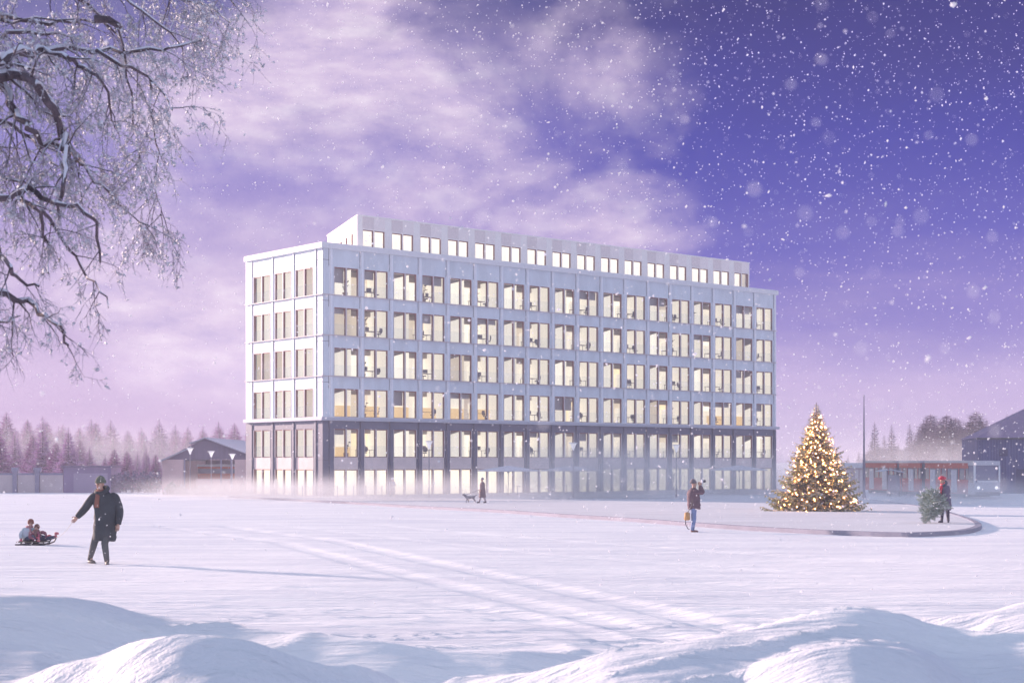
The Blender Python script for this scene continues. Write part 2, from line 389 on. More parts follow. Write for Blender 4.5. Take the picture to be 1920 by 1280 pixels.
def lit(name, c, s, folds=True, c2=None):  # walls and curtains that glow by themselves in place of room lamps
    m = bpy.data.materials.new(name); m.use_nodes = True; t = m.node_tree; b = t.nodes['Principled BSDF']
    b.inputs['Base Color'].default_value = (.62, .56, .46, 1); b.inputs['Roughness'].default_value = .9
    tcn = t.nodes.new('ShaderNodeTexCoord'); mp = t.nodes.new('ShaderNodeMapping'); mp.inputs['Scale'].default_value = (2.6, 2.6, .05)
    t.links.new(tcn.outputs['Object'], mp.inputs[0]); n = t.nodes.new('ShaderNodeTexNoise'); n.inputs['Scale'].default_value = 2.2; n.inputs['Detail'].default_value = 4
    t.links.new(mp.outputs[0], n.inputs['Vector']); r = t.nodes.new('ShaderNodeValToRGB')
    r.color_ramp.elements[0].position = .3; r.color_ramp.elements[1].position = .7
    r.color_ramp.elements[0].color = (*(x * .84 for x in c), 1); r.color_ramp.elements[1].color = (*c, 1)
    t.links.new(n.outputs['Fac'], r.inputs[0]); t.links.new(r.outputs[0], b.inputs['Emission Color']); b.inputs['Emission Strength'].default_value = s * .58
    MATS[name] = m; return m
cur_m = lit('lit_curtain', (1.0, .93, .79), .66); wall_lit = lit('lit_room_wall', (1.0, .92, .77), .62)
cur_hot = lit('lit_curtain_bright', (1.0, .91, .68), 1.12); amber = lit('lit_amber_glow', (1.0, .62, .20), .70)
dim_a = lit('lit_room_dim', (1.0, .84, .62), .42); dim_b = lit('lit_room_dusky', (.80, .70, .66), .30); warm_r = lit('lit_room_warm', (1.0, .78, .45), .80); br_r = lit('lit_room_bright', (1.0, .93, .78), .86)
pent_cur = lit('lit_blind', (1.0, .95, .86), .80)
ceil_m = mat('room_ceiling', (.15, .12, .11), .9); floor_m = mat('room_floor', (.40, .33, .28), .8)

bl = empty('office_building', BC, TH, label='long six-storey grey office building with lit full-height windows and a white rooftop storey', cat='building')
BLEN = 59.3; BLEFT = 12.76
PXW = [625, 682.5, 738, 792, 844, 895, 945, 993, 1040.5, 1086, 1131, 1174.6, 1217, 1259, 1300, 1340, 1380, 1419]
sx = np.polyval(np.polyfit(np.arange(18), [lx_front(p) for p in PXW], 2), np.arange(18)); pitch = np.gradient(sx)
FW = [(float(s), float(s + .81 * p)) for s, p in zip(sx, pitch)]
LWN = [(1.49, 4.28), (5.01, 7.71), (8.50, 11.38)]
FL = [(0.08, 2.38), (3.45, 5.90), (6.92, 9.37), (10.43, 12.90), (13.96, 16.38), (17.44, 19.86)]
# band heights between the windows
BANDS = [(2.38, 3.45, 'beige'), (5.90, 6.60, 'lo'), (6.60, 6.92, 'string'), (9.37, 10.43, 'hi'), (12.90, 13.96, 'hi'), (16.38, 17.44, 'hi'), (19.86, 21.40, 'hi')]
TOP = 21.40; DEP = .20
class Side:      # maps (along, out, up) of a facade to building space; front: along x; left side: along y
    def __init__(s, left): s.left = left
    def box(s, mb, a0, a1, o0, o1, z0, z1, mi=0):
        if s.left: mb.box((-o1, a0, z0), (-o0, a1, z1), mi)      # outward = -x
        else: mb.box((a0, -o1, z0), (a1, -o0, z1), mi)           # outward = -y
    def quad(s, mb, a0, a1, o, z0, z1, mi=0):      # one pane facing outwards
        if s.left: mb.add([(-o, a0, z0), (-o, a0, z1), (-o, a1, z1), (-o, a1, z0)], [(0, 1, 2, 3)], mi)
        else: mb.add([(a0, -o, z0), (a1, -o, z0), (a1, -o, z1), (a0, -o, z1)], [(0, 1, 2, 3)], mi)
pil_m = mat('pilaster_pale', (.86, .90, .95), .5, var=.03)
wl, wj, pn, lg = MB(), MB(), MB(), MB(); pil = MB(); jn = MB()
for left in (False, True):
    S = Side(left); wins = LWN if left else FW; Ltot = BLEFT if left else BLEN
    piers = [((DEP if left else 0.0), wins[0][0])] + [(wins[i][1], wins[i + 1][0]) for i in range(len(wins) - 1)] + [(wins[-1][1], Ltot)]
    for (a, b) in piers:
        S.box(wl, a, b, -DEP, 0, 0, 6.60, 1); S.box(wl, a, b, -DEP, 0, 6.60, TOP, 0)
    for (a, b) in wins:
        for z0, z1, k in BANDS:
            if k == 'beige': pn = MB(); S.box(pn, a + .01, b - .01, -DEP, -.06, z0, z1, 0); pn.build('spandrel_panel', beige_m, bl)
            elif k == 'string': pass
            else: S.box(wl, a, b, -DEP, 0, z0, z1, 1 if k == 'lo' else 0)
        S.box(wl, a, b, -DEP, 0, 6.60, 6.92, 0)
    # pilasters: broad raised strips over every pier, a dark joint on one edge
    for i, (a, b) in enumerate(piers):
        pil = MB(); wj = pil
        ends = i in (0, len(piers) - 1)
        if ends and i == 0: c = b - .36
        elif ends: c = a + .36
        else: c = (a + b) / 2 + .02
        hw = .15; pd = .05 if left else .10
        for z0, z1 in [(0, 5.90), (5.94, 6.55)]:
            S.box(pil, c - hw, c + hw, .003, pd + .02, z0, z1, 1)
        for z0, z1 in [(6.94, 10.40), (10.47, 13.93), (14.0, 17.41), (17.48, 21.39)]:
            S.box(pil, c - hw, c + hw, .003, pd, z0, z1, 0)
            if not left: S.box(pil, c - hw + .03, c - hw + .10, pd + .002, pd + .03, z0, z1, 2)
        for z0, z1 in [(5.92, 6.59), (9.40, 10.40), (12.93, 13.93), (16.40, 17.41), (19.9, 21.39)]:
            S.box(wj, c - hw - .05, c - hw - .01, .002, .008, z0, z1, 3)
        pil.build('pilaster', [pil_m, facade_lo, trim_m, joint_m], bl)
    wj = jn
    S.box(wj, 0.9 if left else .0, 0.93 if left else .03, .002, .008, 0, TOP)
    for zz in ((3.2, 9.9, 13.4, 16.9, 20.4)):
        S.box(wj, .02, .80, .0022, .009, zz, zz + .03)
wl.build('wall', [facade_hi, facade_lo], bl); jn.build('corner_joint', joint_m, bl)
# ring trims: string course, thin ledges, coping
def ring(mb, out, z0, z1, mi=0, inn=.0):
    mb.box((-out, -out, z0), (BLEN + out, inn, z1), mi); mb.box((-out, inn, z0), (inn, BLEFT, z1), mi)
s_ = MB(); ring(s_, .30, 6.62, 6.88); s_.build('string_course', mat('string_metal', (.50, .52, .60), .5, .1), bl)
for zz in (10.43, 13.96, 17.44):
    l_ = MB(); ring(l_, .155, zz - .045, zz + .025); l_.build('ledge', edge_m, bl)
c_ = MB(); ring(c_, .22, 21.40, 21.83, 0, .35); c_.box((BLEN - .35, .35, 21.4), (BLEN + .22, 21.2, 21.83)); c_.build('coping', trim_m, bl)
sc_ = MB(); ring(sc_, .27, 6.882, 6.93, 0, -.02); ring(sc_, .19, 21.832, 21.89, 0, .30); sc_.build('snow_cap', snow_m, bl)
rf = MB(); rf.prism([(.3, .3), (BLEN, .3), (BLEN, 21.2), (5.84, 21.2), (.3, 12.7)], 21.2, 21.5); rf.build('roof', snow_m, bl)
bk = MB(); bk.box((BLEN - .3, DEP, 0), (BLEN, 21.2, 21.2)); bk.box((5.84, 20.9, 0), (BLEN - .3, 21.2, 21.2))
bk.add([(0, BLEFT, 0), (5.84, 21.2, 0), (5.84, 21.2, 21.2), (0, BLEFT, 21.2)], [(0, 1, 2, 3)]); bk.build('rear_wall', facade_hi, bl)
# rooms
rm = MB(); rgR = random.Random(12)
for fi, (z0, z1) in enumerate(FL):
    zc = z1 + .12; zf = z0 - .06
    rm.box((.36, .36, zf - .2), (BLEN - .4, 4.2, zf), 1)
    rm.box((.36, .36, zc), (BLEN - .4, 4.2, zc + .1), 0)
    for i, (a, b) in enumerate(FW):
        nxt = FW[i + 1][0] if i < 17 else BLEN - .5
        near = (i % 2 == 0) or fi == 0 or i == 17
        yb = 1.5 if near else 3.4
        wm = rgR.choice([2, 2, 5, 6, 8, 8, 7 if fi in (1, 2) else 2, 7 if fi < 4 else 5]) if fi > 0 else rgR.choice([4, 4, 8, 4])
        if near and fi > 0: wm = rgR.choice([3, 3, 5, 8, 3, 2, 7 if fi == 2 else 3])
        if i % 2 == 0 and i > 0 and fi > 0: rm.box((a - .45, .4, zf), (a - .35, 3.5, zc), 2)
        rm.box((a - .35, yb, zf), (nxt - .36, yb + .08, zc), wm)
        if rgR.random() < .28 and fi > 0: rm.box((a + .1, .42, z1 - rgR.choice([.5, .8, 1.3])), ((a + b) / 2 if rgR.random() < .5 else b - .05, .45, z1 - .02), 9)
        if near and fi > 0:      # flat triangle in a duller colour, painting slanted shade on the wall
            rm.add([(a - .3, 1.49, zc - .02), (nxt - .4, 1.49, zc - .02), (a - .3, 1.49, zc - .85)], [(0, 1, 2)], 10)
        if not near: rm.box((a - .3, 2.9, zc - .42), (nxt - .4, 3.38, zc - .02), 10)  # added beam; its dull colour stands in for the darker ceiling
        if not near: rm.box((a + 1.6, 3.0, zf), (a + 2.3, 3.38, zf + 1.7), 2)
    rm.box((1.0, .9, zf), (1.06, 4.6, zc), 4 if fi == 0 else (2, 3, 5)[fi % 3]); rm.box((1.0, 4.62, zf), (1.06, 8.1, zc), 4 if fi == 0 else (3, 2, 3)[fi % 3]); rm.box((1.0, 8.12, zf), (1.06, BLEFT - .3, zc), 4 if fi == 0 else (5, 3, 2)[fi % 3])  # glow behind the left end windows stands in for bright reflections in the glass
    rm.box((.36, 4.2, zf - .2), (1.2, BLEFT - .2, zf), 1); rm.box((.36, 4.2, zc), (1.2, BLEFT - .2, zc + .1), 0)
rm.box((BLEN - .5, .4, 0), (BLEN - .42, 4.1, 19.9), 2)
rm.build('interior', [ceil_m, floor_m, wall_lit, cur_m, cur_hot, dim_a, dim_b, warm_r, br_r, mat('roller_blind', (.66, .62, .60), .9), mat('ceiling_shade_tone', (.46, .41, .37), .9)], bl)
# windows
def window_meshes(wd, ht, left, penth=False):
    # local: along 0..wd, out 0 at facade face, going in to -DEP
    S = Side(left); fr = MB(); t = .05
    brown, pale = 0, 1
    for a0, a1 in ((0, t), (wd - t, wd)):
        S.box(fr, a0, a1, -DEP + .02, -.03, 0, ht, brown); S.box(fr, a0, a1, -.028, .02, 0, ht, pale)
    S.box(fr, wd / 2 - .06, wd / 2 + .06, -DEP + .02, -.03, .0, ht, brown); S.box(fr, wd / 2 - .06, wd / 2 + .06, -.028, .03, 0, ht, pale)
    for a0, a1 in ((t + .002, wd / 2 - .062), (wd / 2 + .062, wd - t - .002)):
        S.box(fr, a0, a1, -DEP + .02, -.03, ht - .08, ht - .002, brown)
        S.box(fr, a0, a1, -DEP + .02, -.05, .002, .06, brown)
        S.box(fr, a0, a0 + .05, -DEP + .03, -DEP + .09, .06, ht - .08, brown); S.box(fr, a1 - .05, a1, -DEP + .03, -DEP + .09, .06, ht - .08, brown)
    gp = MB(); S.quad(gp, t + .003, wd - t - .003, -DEP + .05, .06, ht - .09)
    bp = MB(); S.quad(bp, t + .003, wd - t - .003, -.015, .03, 1.0)
    return fr, gp, bp
frm = [wood_m, edge_m]
MW = {}
def win_meshes_cached(wd, ht, left):
    k = (round(wd, 1), round(ht, 2), left)
    if k not in MW:
        f, g, b = window_meshes(k[0] if abs(k[0] - wd) < .001 else wd, ht, left)
        MW[k] = (f.mesh('window', frm), g.mesh('pane', glass_m), b.mesh('balustrade', bal_m))
    return MW[k]
far = MB()
for fi, (z0, z1) in enumerate(FL):
    for i, (a, b) in enumerate(FW):
        if i < 11:
            f, g, bb = win_meshes_cached(b - a, z1 - z0, False); o = inst('window', f, bl, (a, 0, z0)); inst('pane', g, o)
            if fi >= 1: inst('balustrade', bb, o)
        else:
            f, g, bb = window_meshes(b - a, z1 - z0, False)
            for src, mi in ((f, None), (g, 2)) + (((bb, 3),) if fi >= 1 else ()):
                k = len(far.v); far.v += [(x + a, y, z + z0) for x, y, z in src.v]; far.f += [tuple(q + k for q in t) for t in src.f]
                far.m += (src.m if mi is None else [mi] * len(src.f))
    for (a, b) in LWN:
        f, g, bb = win_meshes_cached(b - a, z1 - z0, True); o = inst('window', f, bl, (0, a, z0)); inst('pane', g, o)
        if fi >= 1: inst('balustrade', bb, o)
far.build('window', [wood_m, edge_m, glass_m, bal_m], bl, kind='stuff', label='windows of the far bays of the long facade')
am = MB()      # added panels for the amber glow in the third and some second-row windows
for fi, bays in ((2, (0, 1, 2, 3, 4, 5, 15, 16)), (1, (0, ))):
    for i in bays:
        a, b = FW[i]; z0 = FL[fi][0]; am.box((a + (.1 if i % 2 else .9), 1.15 + .1 * (i % 2), z0), (b - .05, 1.2 + .1 * (i % 2), z0 + (1.05 if fi == 2 else .9)))
am.build('amber_glow', amber, bl)
# penthouse
PA, PB, PL = 4.62, 1.47, 52.0; PZ0, PZ1, PZW = 21.5, 24.9, 23.62
ph = MB(); pw_m = mat('penthouse_render', (.95, .91, .88), .7, var=.03); pg_m = mat('penthouse_panel_grey', (.80, .71, .70), .7, var=.05); pp_m = mat('penthouse_panel_pale', (.93, .85, .83), .7, var=.04)
PXP = [678, 734, 788, 840, 891, 941, 989, 1035.5, 1081, 1125, 1169.5, 1213, 1255, 1296.5, 1337.6, 1377]
ps = np.polyval(np.polyfit(np.arange(16), [lx_front(p, PB) for p in PXP], 2), np.arange(16)); pp = np.gradient(ps)
PW = [(float(s), min(float(s + .77 * p), PA + PL - .15)) for s, p in zip(ps, pp)]
prev = PA
for i, (a, b) in enumerate(PW):
    ph.box((prev, PB, PZ0), (a, PB + .3, PZW), 0); prev = b
ph.box((prev, PB, PZ0), (PA + PL, PB + .3, PZW), 0)
ph.box((PA, PB, PZW), (PA + PL, PB + .3, PZ1 - .12), 0)
for i, (a, b) in enumerate(PW):
    nxt = PW[i + 1][0] if i < 15 else PA + PL
    m_ = (a + b) / 2
    ph.box((a, PB - .02, PZW + .10), (m_, PB - .002, PZ1 - .13), 1); ph.box((m_ + .01, PB - .018, PZW + .10), (b, PB - .002, PZ1 - .13), 2)
ph.add([(PA, PB + .3, PZ0), (9.7, 13.9, PZ0), (9.7, 13.9, PZ1 - .12), (PA, PB + .3, PZ1 - .12)], [(0, 1, 2, 3)], 0)
ph.prism([(PA - .05, PB - .05), (PA + PL + .05, PB - .05), (PA + PL + .05, 13.9), (9.65, 13.95)], PZ1 - .12, PZ1, 0)
ph.box((PA + PL - .3, PB + .3, PZ0), (PA + PL, 13.9, PZ1 - .12), 0)
ph.box((PA + .5, PB + 1.1, PZ0), (PA + PL - .4, PB + 1.15, PZ1 - .2), 3)
pent = ph.build('penthouse', [pw_m, pg_m, pp_m, pent_cur], bl)
for (a, b) in PW:
    f, g, _ = window_meshes(b - a, PZW - PZ0 - .1, False)
    for src, mi in ((g, 2),):
        k = len(f.v); f.v += src.v; f.f += [tuple(q + k for q in t) for t in src.f]; f.m += [mi] * len(src.f)
    inst('window', f.mesh('window', [wood_m, mat('penthouse_frame', (.86, .80, .78), .6), glass_m]), pent, (a, PB, PZ0 + .1))
dside = Vector((9.7 - PA, 13.9 - PB - .3, 0)); Ls = dside.length; dn = dside.normalized(); ang = math.atan2(dn.y, dn.x)
for k in range(5):
    sw = MB(); s0 = 1.2 + k * 2.5
    sw.box((s0, .0, 0), (s0 + 1.5, .10, 1.75), 0)
    sw.box((s0 + .1, .10, .1), (s0 + .68, .12, 1.65), 1); sw.box((s0 + .82, .10, .1), (s0 + 1.4, .12, 1.65), 1)
    o = sw.build('side_window', [wood_m, cur_m], pent); o.location = (PA, PB + .3, PZ0 + .1); o.rotation_euler = (0, 0, ang)

# ------------------------------------------------------------------ things inside and along the building
def bw(x, y, z): return (BC.x + CT * x - ST_ * y, BC.y + ST_ * x + CT * y, z)      # building space -> world
ORD = ['first', 'second', 'third', 'fourth', 'fifth', 'sixth', 'seventh', 'eighth', 'ninth', 'tenth', 'eleventh', 'twelfth', 'thirteenth', 'fourteenth', 'fifteenth', 'sixteenth', 'seventeenth', 'last']
ROWN = ['ground-floor', 'second', 'third', 'fourth', 'fifth', 'top']
def where(fi, bi): return 'in %s window row, %s bay from near corner' % (ROWN[fi], ORD[bi])
leaf_d = mat('houseplant_leaf', (.05, .10, .07), .6, var=.3); pot_m = mat('plant_pot', (.35, .20, .10), .7); dark_m = mat('dark_furniture', (.10, .09, .10), .6)
desk_m = mat('desk_top', (.30, .22, .18), .5)
def plant_meshes(seed, h=1.6):
    rng = random.Random(seed); p = MB(); p.tube([(0, 0, 0), (0, 0, .15), (0, 0, .38)], [.14, .18, .21], 10)
    s = MB(); lf = MB()
    for k in range(5):
        a = rng.uniform(0, 6.28); tip = Vector((math.cos(a) * .22, math.sin(a) * .22, h * rng.uniform(.75, 1)))
        s.tube([(0, 0, .3), tip * .5 + Vector((0, 0, .1)), tip], [.02, .014, .008], 4)
        for j in range(11):
            t = rng.uniform(.35, 1); c = tip * t + Vector((0, 0, .1 * (1 - t))); b = rng.uniform(0, 6.28); l = rng.uniform(.16, .30)
            d = Vector((math.cos(b), math.sin(b), rng.uniform(-.1, .6))) * l; w_ = Vector((-math.sin(b), math.cos(b), 0)) * l * .28
            lf.add([c, c + d * .5 + w_, c + d, c + d * .5 - w_], [(0, 1, 2, 3)])
    return p.mesh('pot', pot_m), s.mesh('stem', wood_m), lf.mesh('foliage', leaf_d)
PMs = [plant_meshes(s, h) for s, h in ((1, 1.5), (2, 1.8), (3, 1.2))]
def plant(k, loc, label):
    o = empty('potted_plant', loc, label=label, cat='plant', group='potted plants behind the office windows'); o.scale = (1.15, 1.15, 1.15)
    for n_, me in zip(('pot', 'stem', 'foliage'), PMs[k % 3]): inst(n_, me, o)
for n, (fi, bi, fr_) in enumerate([(5, 0, .62), (5, 3, .25), (5, 5, .1), (5, 7, .1), (4, 1, .15), (4, 5, .05), (4, 8, .12), (4, 13, .2), (3, 5, .08), (3, 1, .12), (3, 7, .06), (2, 1, .15),
                                   (2, 8, .15), (2, 13, .18), (1, 0, .66), (1, 7, .05), (1, 9, .05), (1, 17, .05), (0, 7, .05), (0, 13, .3), (5, 14, .2)]):
    a, b = FW[bi]; plant(n, bw(a + (b - a) * fr_ + .1, .8, FL[fi][0] - .06), 'leafy potted plant ' + where(fi, bi))
def desk_meshes():
    t = MB(); t.box((-.8, -.4, .70), (.8, .4, .74)); lg_ = []
    for sx_, sy_ in ((-1, -1), (1, -1), (-1, 1), (1, 1)):
        l = MB(); l.tube([(sx_ * .74, sy_ * .34, 0), (sx_ * .74, sy_ * .34, .70)], .025, 6); lg_.append(l.mesh('leg', dark_m))
    mo = MB(); mo.box((-.25, .1, .80), (.25, .13, 1.12)); mo.box((-.03, .131, .741), (.03, .16, .9)); return t.mesh('desk_top', desk_m), lg_, mo.mesh('monitor', dark_m)
DM = desk_meshes()
def chair_meshes():
    s = MB(); s.tube([(0, 0, .42), (0, 0, .50)], [.24, .26], 10, cap=True); bk_ = MB(); bk_.tube([(0, .22, .55), (0, .27, .75), (0, .26, .98)], [(.20, .03), (.24, .035), (.19, .03)], 10)
    bs = MB(); bs.tube([(0, 0, .06), (0, 0, .42)], .03, 6)
    for k in range(5):
        a = k * 1.2566; bs.tube([(0, 0, .10), (math.cos(a) * .28, math.sin(a) * .28, .05)], [.03, .02], 5); bs.ball((math.cos(a) * .29, math.sin(a) * .29, .035), .035, n=6, m=4)
    bs.tube([(0, .05, .44), (0, .22, .46), (0, .25, .6)], .018, 5)
    return s.mesh('seat', dark_m), bk_.mesh('backrest', dark_m), bs.mesh('star_base', dark_m)
CHM = chair_meshes()
for fi in (1, 2, 3, 4, 5):
    for bi in range(1, 18, 2):
        a, b = FW[bi]; z = FL[fi][0] - .06; rng = random.Random(fi * 31 + bi); x0 = (a + b) / 2 + rng.uniform(-.2, .4)
        o = empty('desk', bw(x0, 1.5, z), TH, label='office desk ' + where(fi, bi), cat='desk', group='desks behind the office windows')
        inst('desk_top', DM[0], o)
        for l in DM[1]: inst('leg', l, o)
        mo = inst('monitor', DM[2], None, bw(x0 + rng.uniform(-.3, .3), 1.5, z), TH + rng.uniform(-.4, .4), label='dark screen on the desk ' + where(fi, bi), cat='monitor', group='screens on the office desks')
        o = empty('office_chair', bw(x0 + rng.choice((-.55, .5)), .80, z), TH + rng.uniform(0, 6), label='dark swivel chair beside desk ' + where(fi, bi), cat='chair', group='office chairs behind the windows')
        for n_, me in zip(('seat', 'backrest', 'star_base'), CHM): inst(n_, me, o)

# street lamps with white funnel heads
pole_m = mat('lamp_pole_grey', (.22, .22, .28), .5, .5); pole_d = mat('lamp_pole_dark', (.05, .05, .07), .5, .4)
cone_m = mat('lamp_funnel', (.85, .85, .88), .4, emit=(1, .97, .95), es=.15)
def lamp_meshes():
    p = MB(); p.tube([(0, 0, 0), (0, 0, .9), (0, 0, .92), (0, 0, 3.95)], [.07, .07, .045, .035], 10)
    c = MB(); c.tube([(0, 0, 3.85), (0, 0, 3.95), (0, 0, 4.15), (0, 0, 4.4)], [.04, .09, .15, .27], 14); t = MB(); t.tube([(0, 0, 4.42), (0, 0, 4.46), (0, 0, 4.50)], [.36, .36, .12], 16)
    return p.mesh('pole', pole_m), c.mesh('lamp_head', cone_m), t.mesh('reflector_disc', trim_m)
LPM = lamp_meshes()
def street_lamp(px, Y, zt_px, label):
    x = (px - CX) / F * Y; z = gz(x, Y); o = empty('street_lamp', (x, Y, z), label=label, cat='street lamp', group='street lamps round the square')
    top = CZ - (zt_px - HZ) / F * Y - z; o.scale = (1, 1, top / 4.5)
    for n_, me in zip(('pole', 'lamp_head', 'reflector_disc'), LPM): inst(n_, me, o)
street_lamp(804.5, 130, 826, 'street lamp standing before the fourth bay of the office building')
street_lamp(1075, 130, 829, 'street lamp standing before the ninth bay of the office building')
street_lamp(1268, 130, 833, 'street lamp standing behind the photographer, before the office building')
street_lamp(356.5, 146, 839, 'tallest street lamp before the left end of the gabled hall')
street_lamp(396, 148, 845, 'street lamp in front of the red tram in the gabled hall')
street_lamp(435.5, 150, 850, 'street lamp between the gabled hall and the office building corner')
# bollards
def bollard_mesh():
    b = MB(); b.tube([(0, 0, 0), (0, 0, .92), (0, 0, .95)], [.05, .05, .035], 10); return b.mesh('bollard', pole_m)
bm_ = bollard_mesh()
for n, (px, Y, lb) in enumerate([(567, 134, 'slim bollard below the left end wall, before its window nearest the corner'), (601, 132, 'slim bollard at the near corner of the office building'),
                                 (632.5, 131.5, 'slim bollard before the left pane of the first bay'), (663, 131.5, 'slim bollard before the right pane of the first bay'),
                                 (686, 132, 'slim bollard before the left pane of the second bay'), (716, 131.5, 'slim bollard just left of the scooter rider')]):
    x = (px - CX) / F * Y; inst('bollard', bm_, None, (x, Y, gz(x, Y) + .1), label=lb, cat='bollard', group='bollards along the office building')
# parasols, tables and chairs of the cafe
def parasol(px, Y, half, label):
    x = (px - CX) / F * Y; z = gz(x, Y) + .1; o = empty('parasol', (x, Y, z), TH, label=label, cat='parasol', group='flat parasols before the office building')
    p = MB(); p.tube([(0, 0, 0), (0, 0, 2.45)], .03, 8); p.build('pole', pole_d, o)
    h_ = MB(); h_.tube([(0, 0, 1.95), (0, 0, 2.05), (0, 0, 2.15)], [.04, .10, .13], 10); h_.build('hub', pole_d, o)
    c = MB(); r = half
    c.add([(-r, -r, 2.22), (r, -r, 2.22), (r, r, 2.22), (-r, r, 2.22), (0, 0, 2.62)], [(0, 1, 4), (1, 2, 4), (2, 3, 4), (3, 0, 4)]); c.box((-r, -r, 2.12), (r, -r + .02, 2.22)); c.box((-r, r - .02, 2.12), (r, r, 2.22)); c.box((-r, -r + .02, 2.12), (-r + .02, r - .02, 2.22)); c.box((r - .02, -r + .02, 2.12), (r, r - .02, 2.22))
    c.build('canopy', mat('canopy_cloth', (.66, .66, .76), .9, var=.05), o)
    for k in range(4):
        a = R(45 + 90 * k); b = MB(); b.tube([(0, 0, 2.1), (math.cos(a) * r * 1.35, math.sin(a) * r * 1.35, 2.2)], .012, 4); b.build('rib', pole_d, o)
parasol(953, 136.5, 1.9, 'pale flat parasol on dark pole before the seventh bay')
parasol(1071, 139, 1.9, 'misty pale parasol before the ninth bay beside a street lamp')
parasol(1386, 150, 1.9, 'pale parasol half lost in mist before the rightmost bays')
def cafe_meshes():
    t = MB(); t.tube([(0, 0, .71), (0, 0, .74)], .38, 16); t.tube([(0, 0, .02), (0, 0, .71)], .03, 6); t.tube([(0, 0, 0), (0, 0, .03)], .24, 12)
    s = MB(); s.box((-.2, -.2, .43), (.2, .2, .46)); b = MB(); b.tube([(-.19, .2, .46), (-.17, .26, .66), (-.12, .27, .84), (.12, .27, .84), (.17, .26, .66), (.19, .2, .46)], .015, 5); b.tube([(-.17, .26, .68), (.17, .26, .68)], .012, 5)
    lg_ = []
    for sx_, sy_ in ((-1, -1), (1, -1), (-1, 1), (1, 1)):
        l = MB(); l.tube([(sx_ * .18, sy_ * .18, .43), (sx_ * .21, sy_ * .22, 0)], .014, 5); lg_.append(l.mesh('leg', dark_m))
    return t.mesh('cafe_table', dark_m), s.mesh('seat', dark_m), b.mesh('backrest', dark_m), lg_
CM = cafe_meshes()
for n, (px, Y, nm) in enumerate([(970, 141, 'under the parasol of the seventh bay'), (1012, 144, 'before the eighth bay'), (1062, 147, 'before the ninth bay'), (1100, 149, 'before the tenth bay'), (885, 139, 'left of the woman walking her dog')]):
    x = (px - CX) / F * Y; z = gz(x, Y) + PH
    inst('cafe_table', CM[0], None, (x, Y, z), label='small round cafe table ' + nm, cat='table', group='cafe tables before the office building')
    for sgn, sd_ in ((-1, 'left'), (1, 'right')):
        o = empty('cafe_chair', (x + sgn * .75, Y + .2 * sgn, z), -sgn * 1.3, label='%s cafe chair of the table %s' % (sd_, nm), cat='chair', group='cafe chairs before the office building')
        inst('seat', CM[1], o); inst('backrest', CM[2], o)
        for l in CM[3]: inst('leg', l, o)
# ------------------------------------------------------------------ conifers
def blade(V_, Fc, p, d, n, wd, rng):      # a leaf-sized kite from p along d, lying in the plane with normal n
    s = d.cross(n)
    if s.length < 1e-6: return
    s = s.normalized() * wd; k = len(V_)
    V_.extend([tuple(p), tuple(p + d * .45 + s), tuple(p + d), tuple(p + d * .45 - s)]); Fc.append((k, k + 1, k + 2, k + 3))
def conifer(seed, h, r, nb, snow_f=.6, detail=1.0, droop=.25, power=.9, bare=.04):
    rng = random.Random(seed); G, S, B = MB(), MB(), MB()
    B.tube([(0, 0, 0), (0, 0, h * .5), (0, 0, h)], [h * .016, h * .010, h * .002], 7)
    UPv = Vector((0, 0, 1))
    gold = 2.399963
    for i in range(nb):
        t = (i + .5) / nb; t = t ** 1.15
        z = h * (bare + (1 - bare) * t); L_ = r * (1 - t) ** power * rng.uniform(.70, 1.16) + h * .012
        # branches gather in whorls
        z = min(z + .35 * h / 22 * math.sin(t * 22 * 2 * math.pi) * (1 - t), h * (.955 + .04 * rng.random()) if t > .93 else h)
        az = i * gold + rng.uniform(-.2, .2); dirh = Vector((math.cos(az), math.sin(az), 0))
        seg = max(3, int(7 * detail * (L_ / r) + 3)); pts = []
        for k in range(seg + 1):
            u = k / seg; pts.append(Vector((0, 0, z)) + dirh * L_ * u + UPv * (L_ * (-droop * u + .28 * droop * 3 * u * u * u) + L_ * .15 * (t) * u))
        if L_ > h * .05: B.tube(pts, [h * .0045 * (1 - .8 * k / seg) for k in range(seg + 1)], 3, cap=False)
        side = dirh.cross(UPv)
        for k in range(1, seg + 1):
            u = k / seg; p = pts[k]; tw = L_ * .42 * (1.08 - u) + h * .018 * (1 - .75 * t * t)
            for sg in (-1, 1, 0):
                if sg == 0 and k < seg and rng.random() < .5: continue
                for q in range(2):
                    d = (dirh * rng.uniform(.45, 1.0) + side * sg * rng.uniform(.6, 1.1) + UPv * rng.uniform(-.38, .12)).normalized() * tw * rng.uniform(.6, 1.15)
                    nrm = (UPv + Vector((rng.uniform(-.6, .6), rng.uniform(-.6, .6), 0))).normalized()
                    o = p + side * rng.uniform(-.1, .1) * tw
                    blade(G.v, G.f, o, d, nrm, tw * rng.uniform(.10, .18), rng); G.m.append(0)
                    if rng.random() < .5:
                        blade(G.v, G.f, o + d * .4, (d * .5 + Vector((0, 0, -tw * .35))), side, tw * .10, rng); G.m.append(0)
                    if rng.random() < snow_f:
                        blade(S.v, S.f, o + UPv * (tw * .05 + .004) + d * .12, d * rng.uniform(.6, .9), nrm, tw * rng.uniform(.09, .17), rng); S.m.append(0)
    return B, G, S
def conifer_meshes(mats, *a, **k):
    B, G, S = conifer(*a, **k); return B.mesh('trunk', mats[0]), G.mesh('crown', mats[1]), S.mesh('frost', mats[2])
def place_tree(ms, loc, sc_, rz, name='conifer', wx=1.0, **k):
    o = empty(name, loc, rz, **k); o.scale = (sc_ * wx, sc_ * wx, sc_)
    for n_, me in zip(('trunk', 'crown', 'snow_cover'), ms): inst(n_, me, o)
    return o
bark_far = mat('bark_far', (.16, .09, .15), .9)
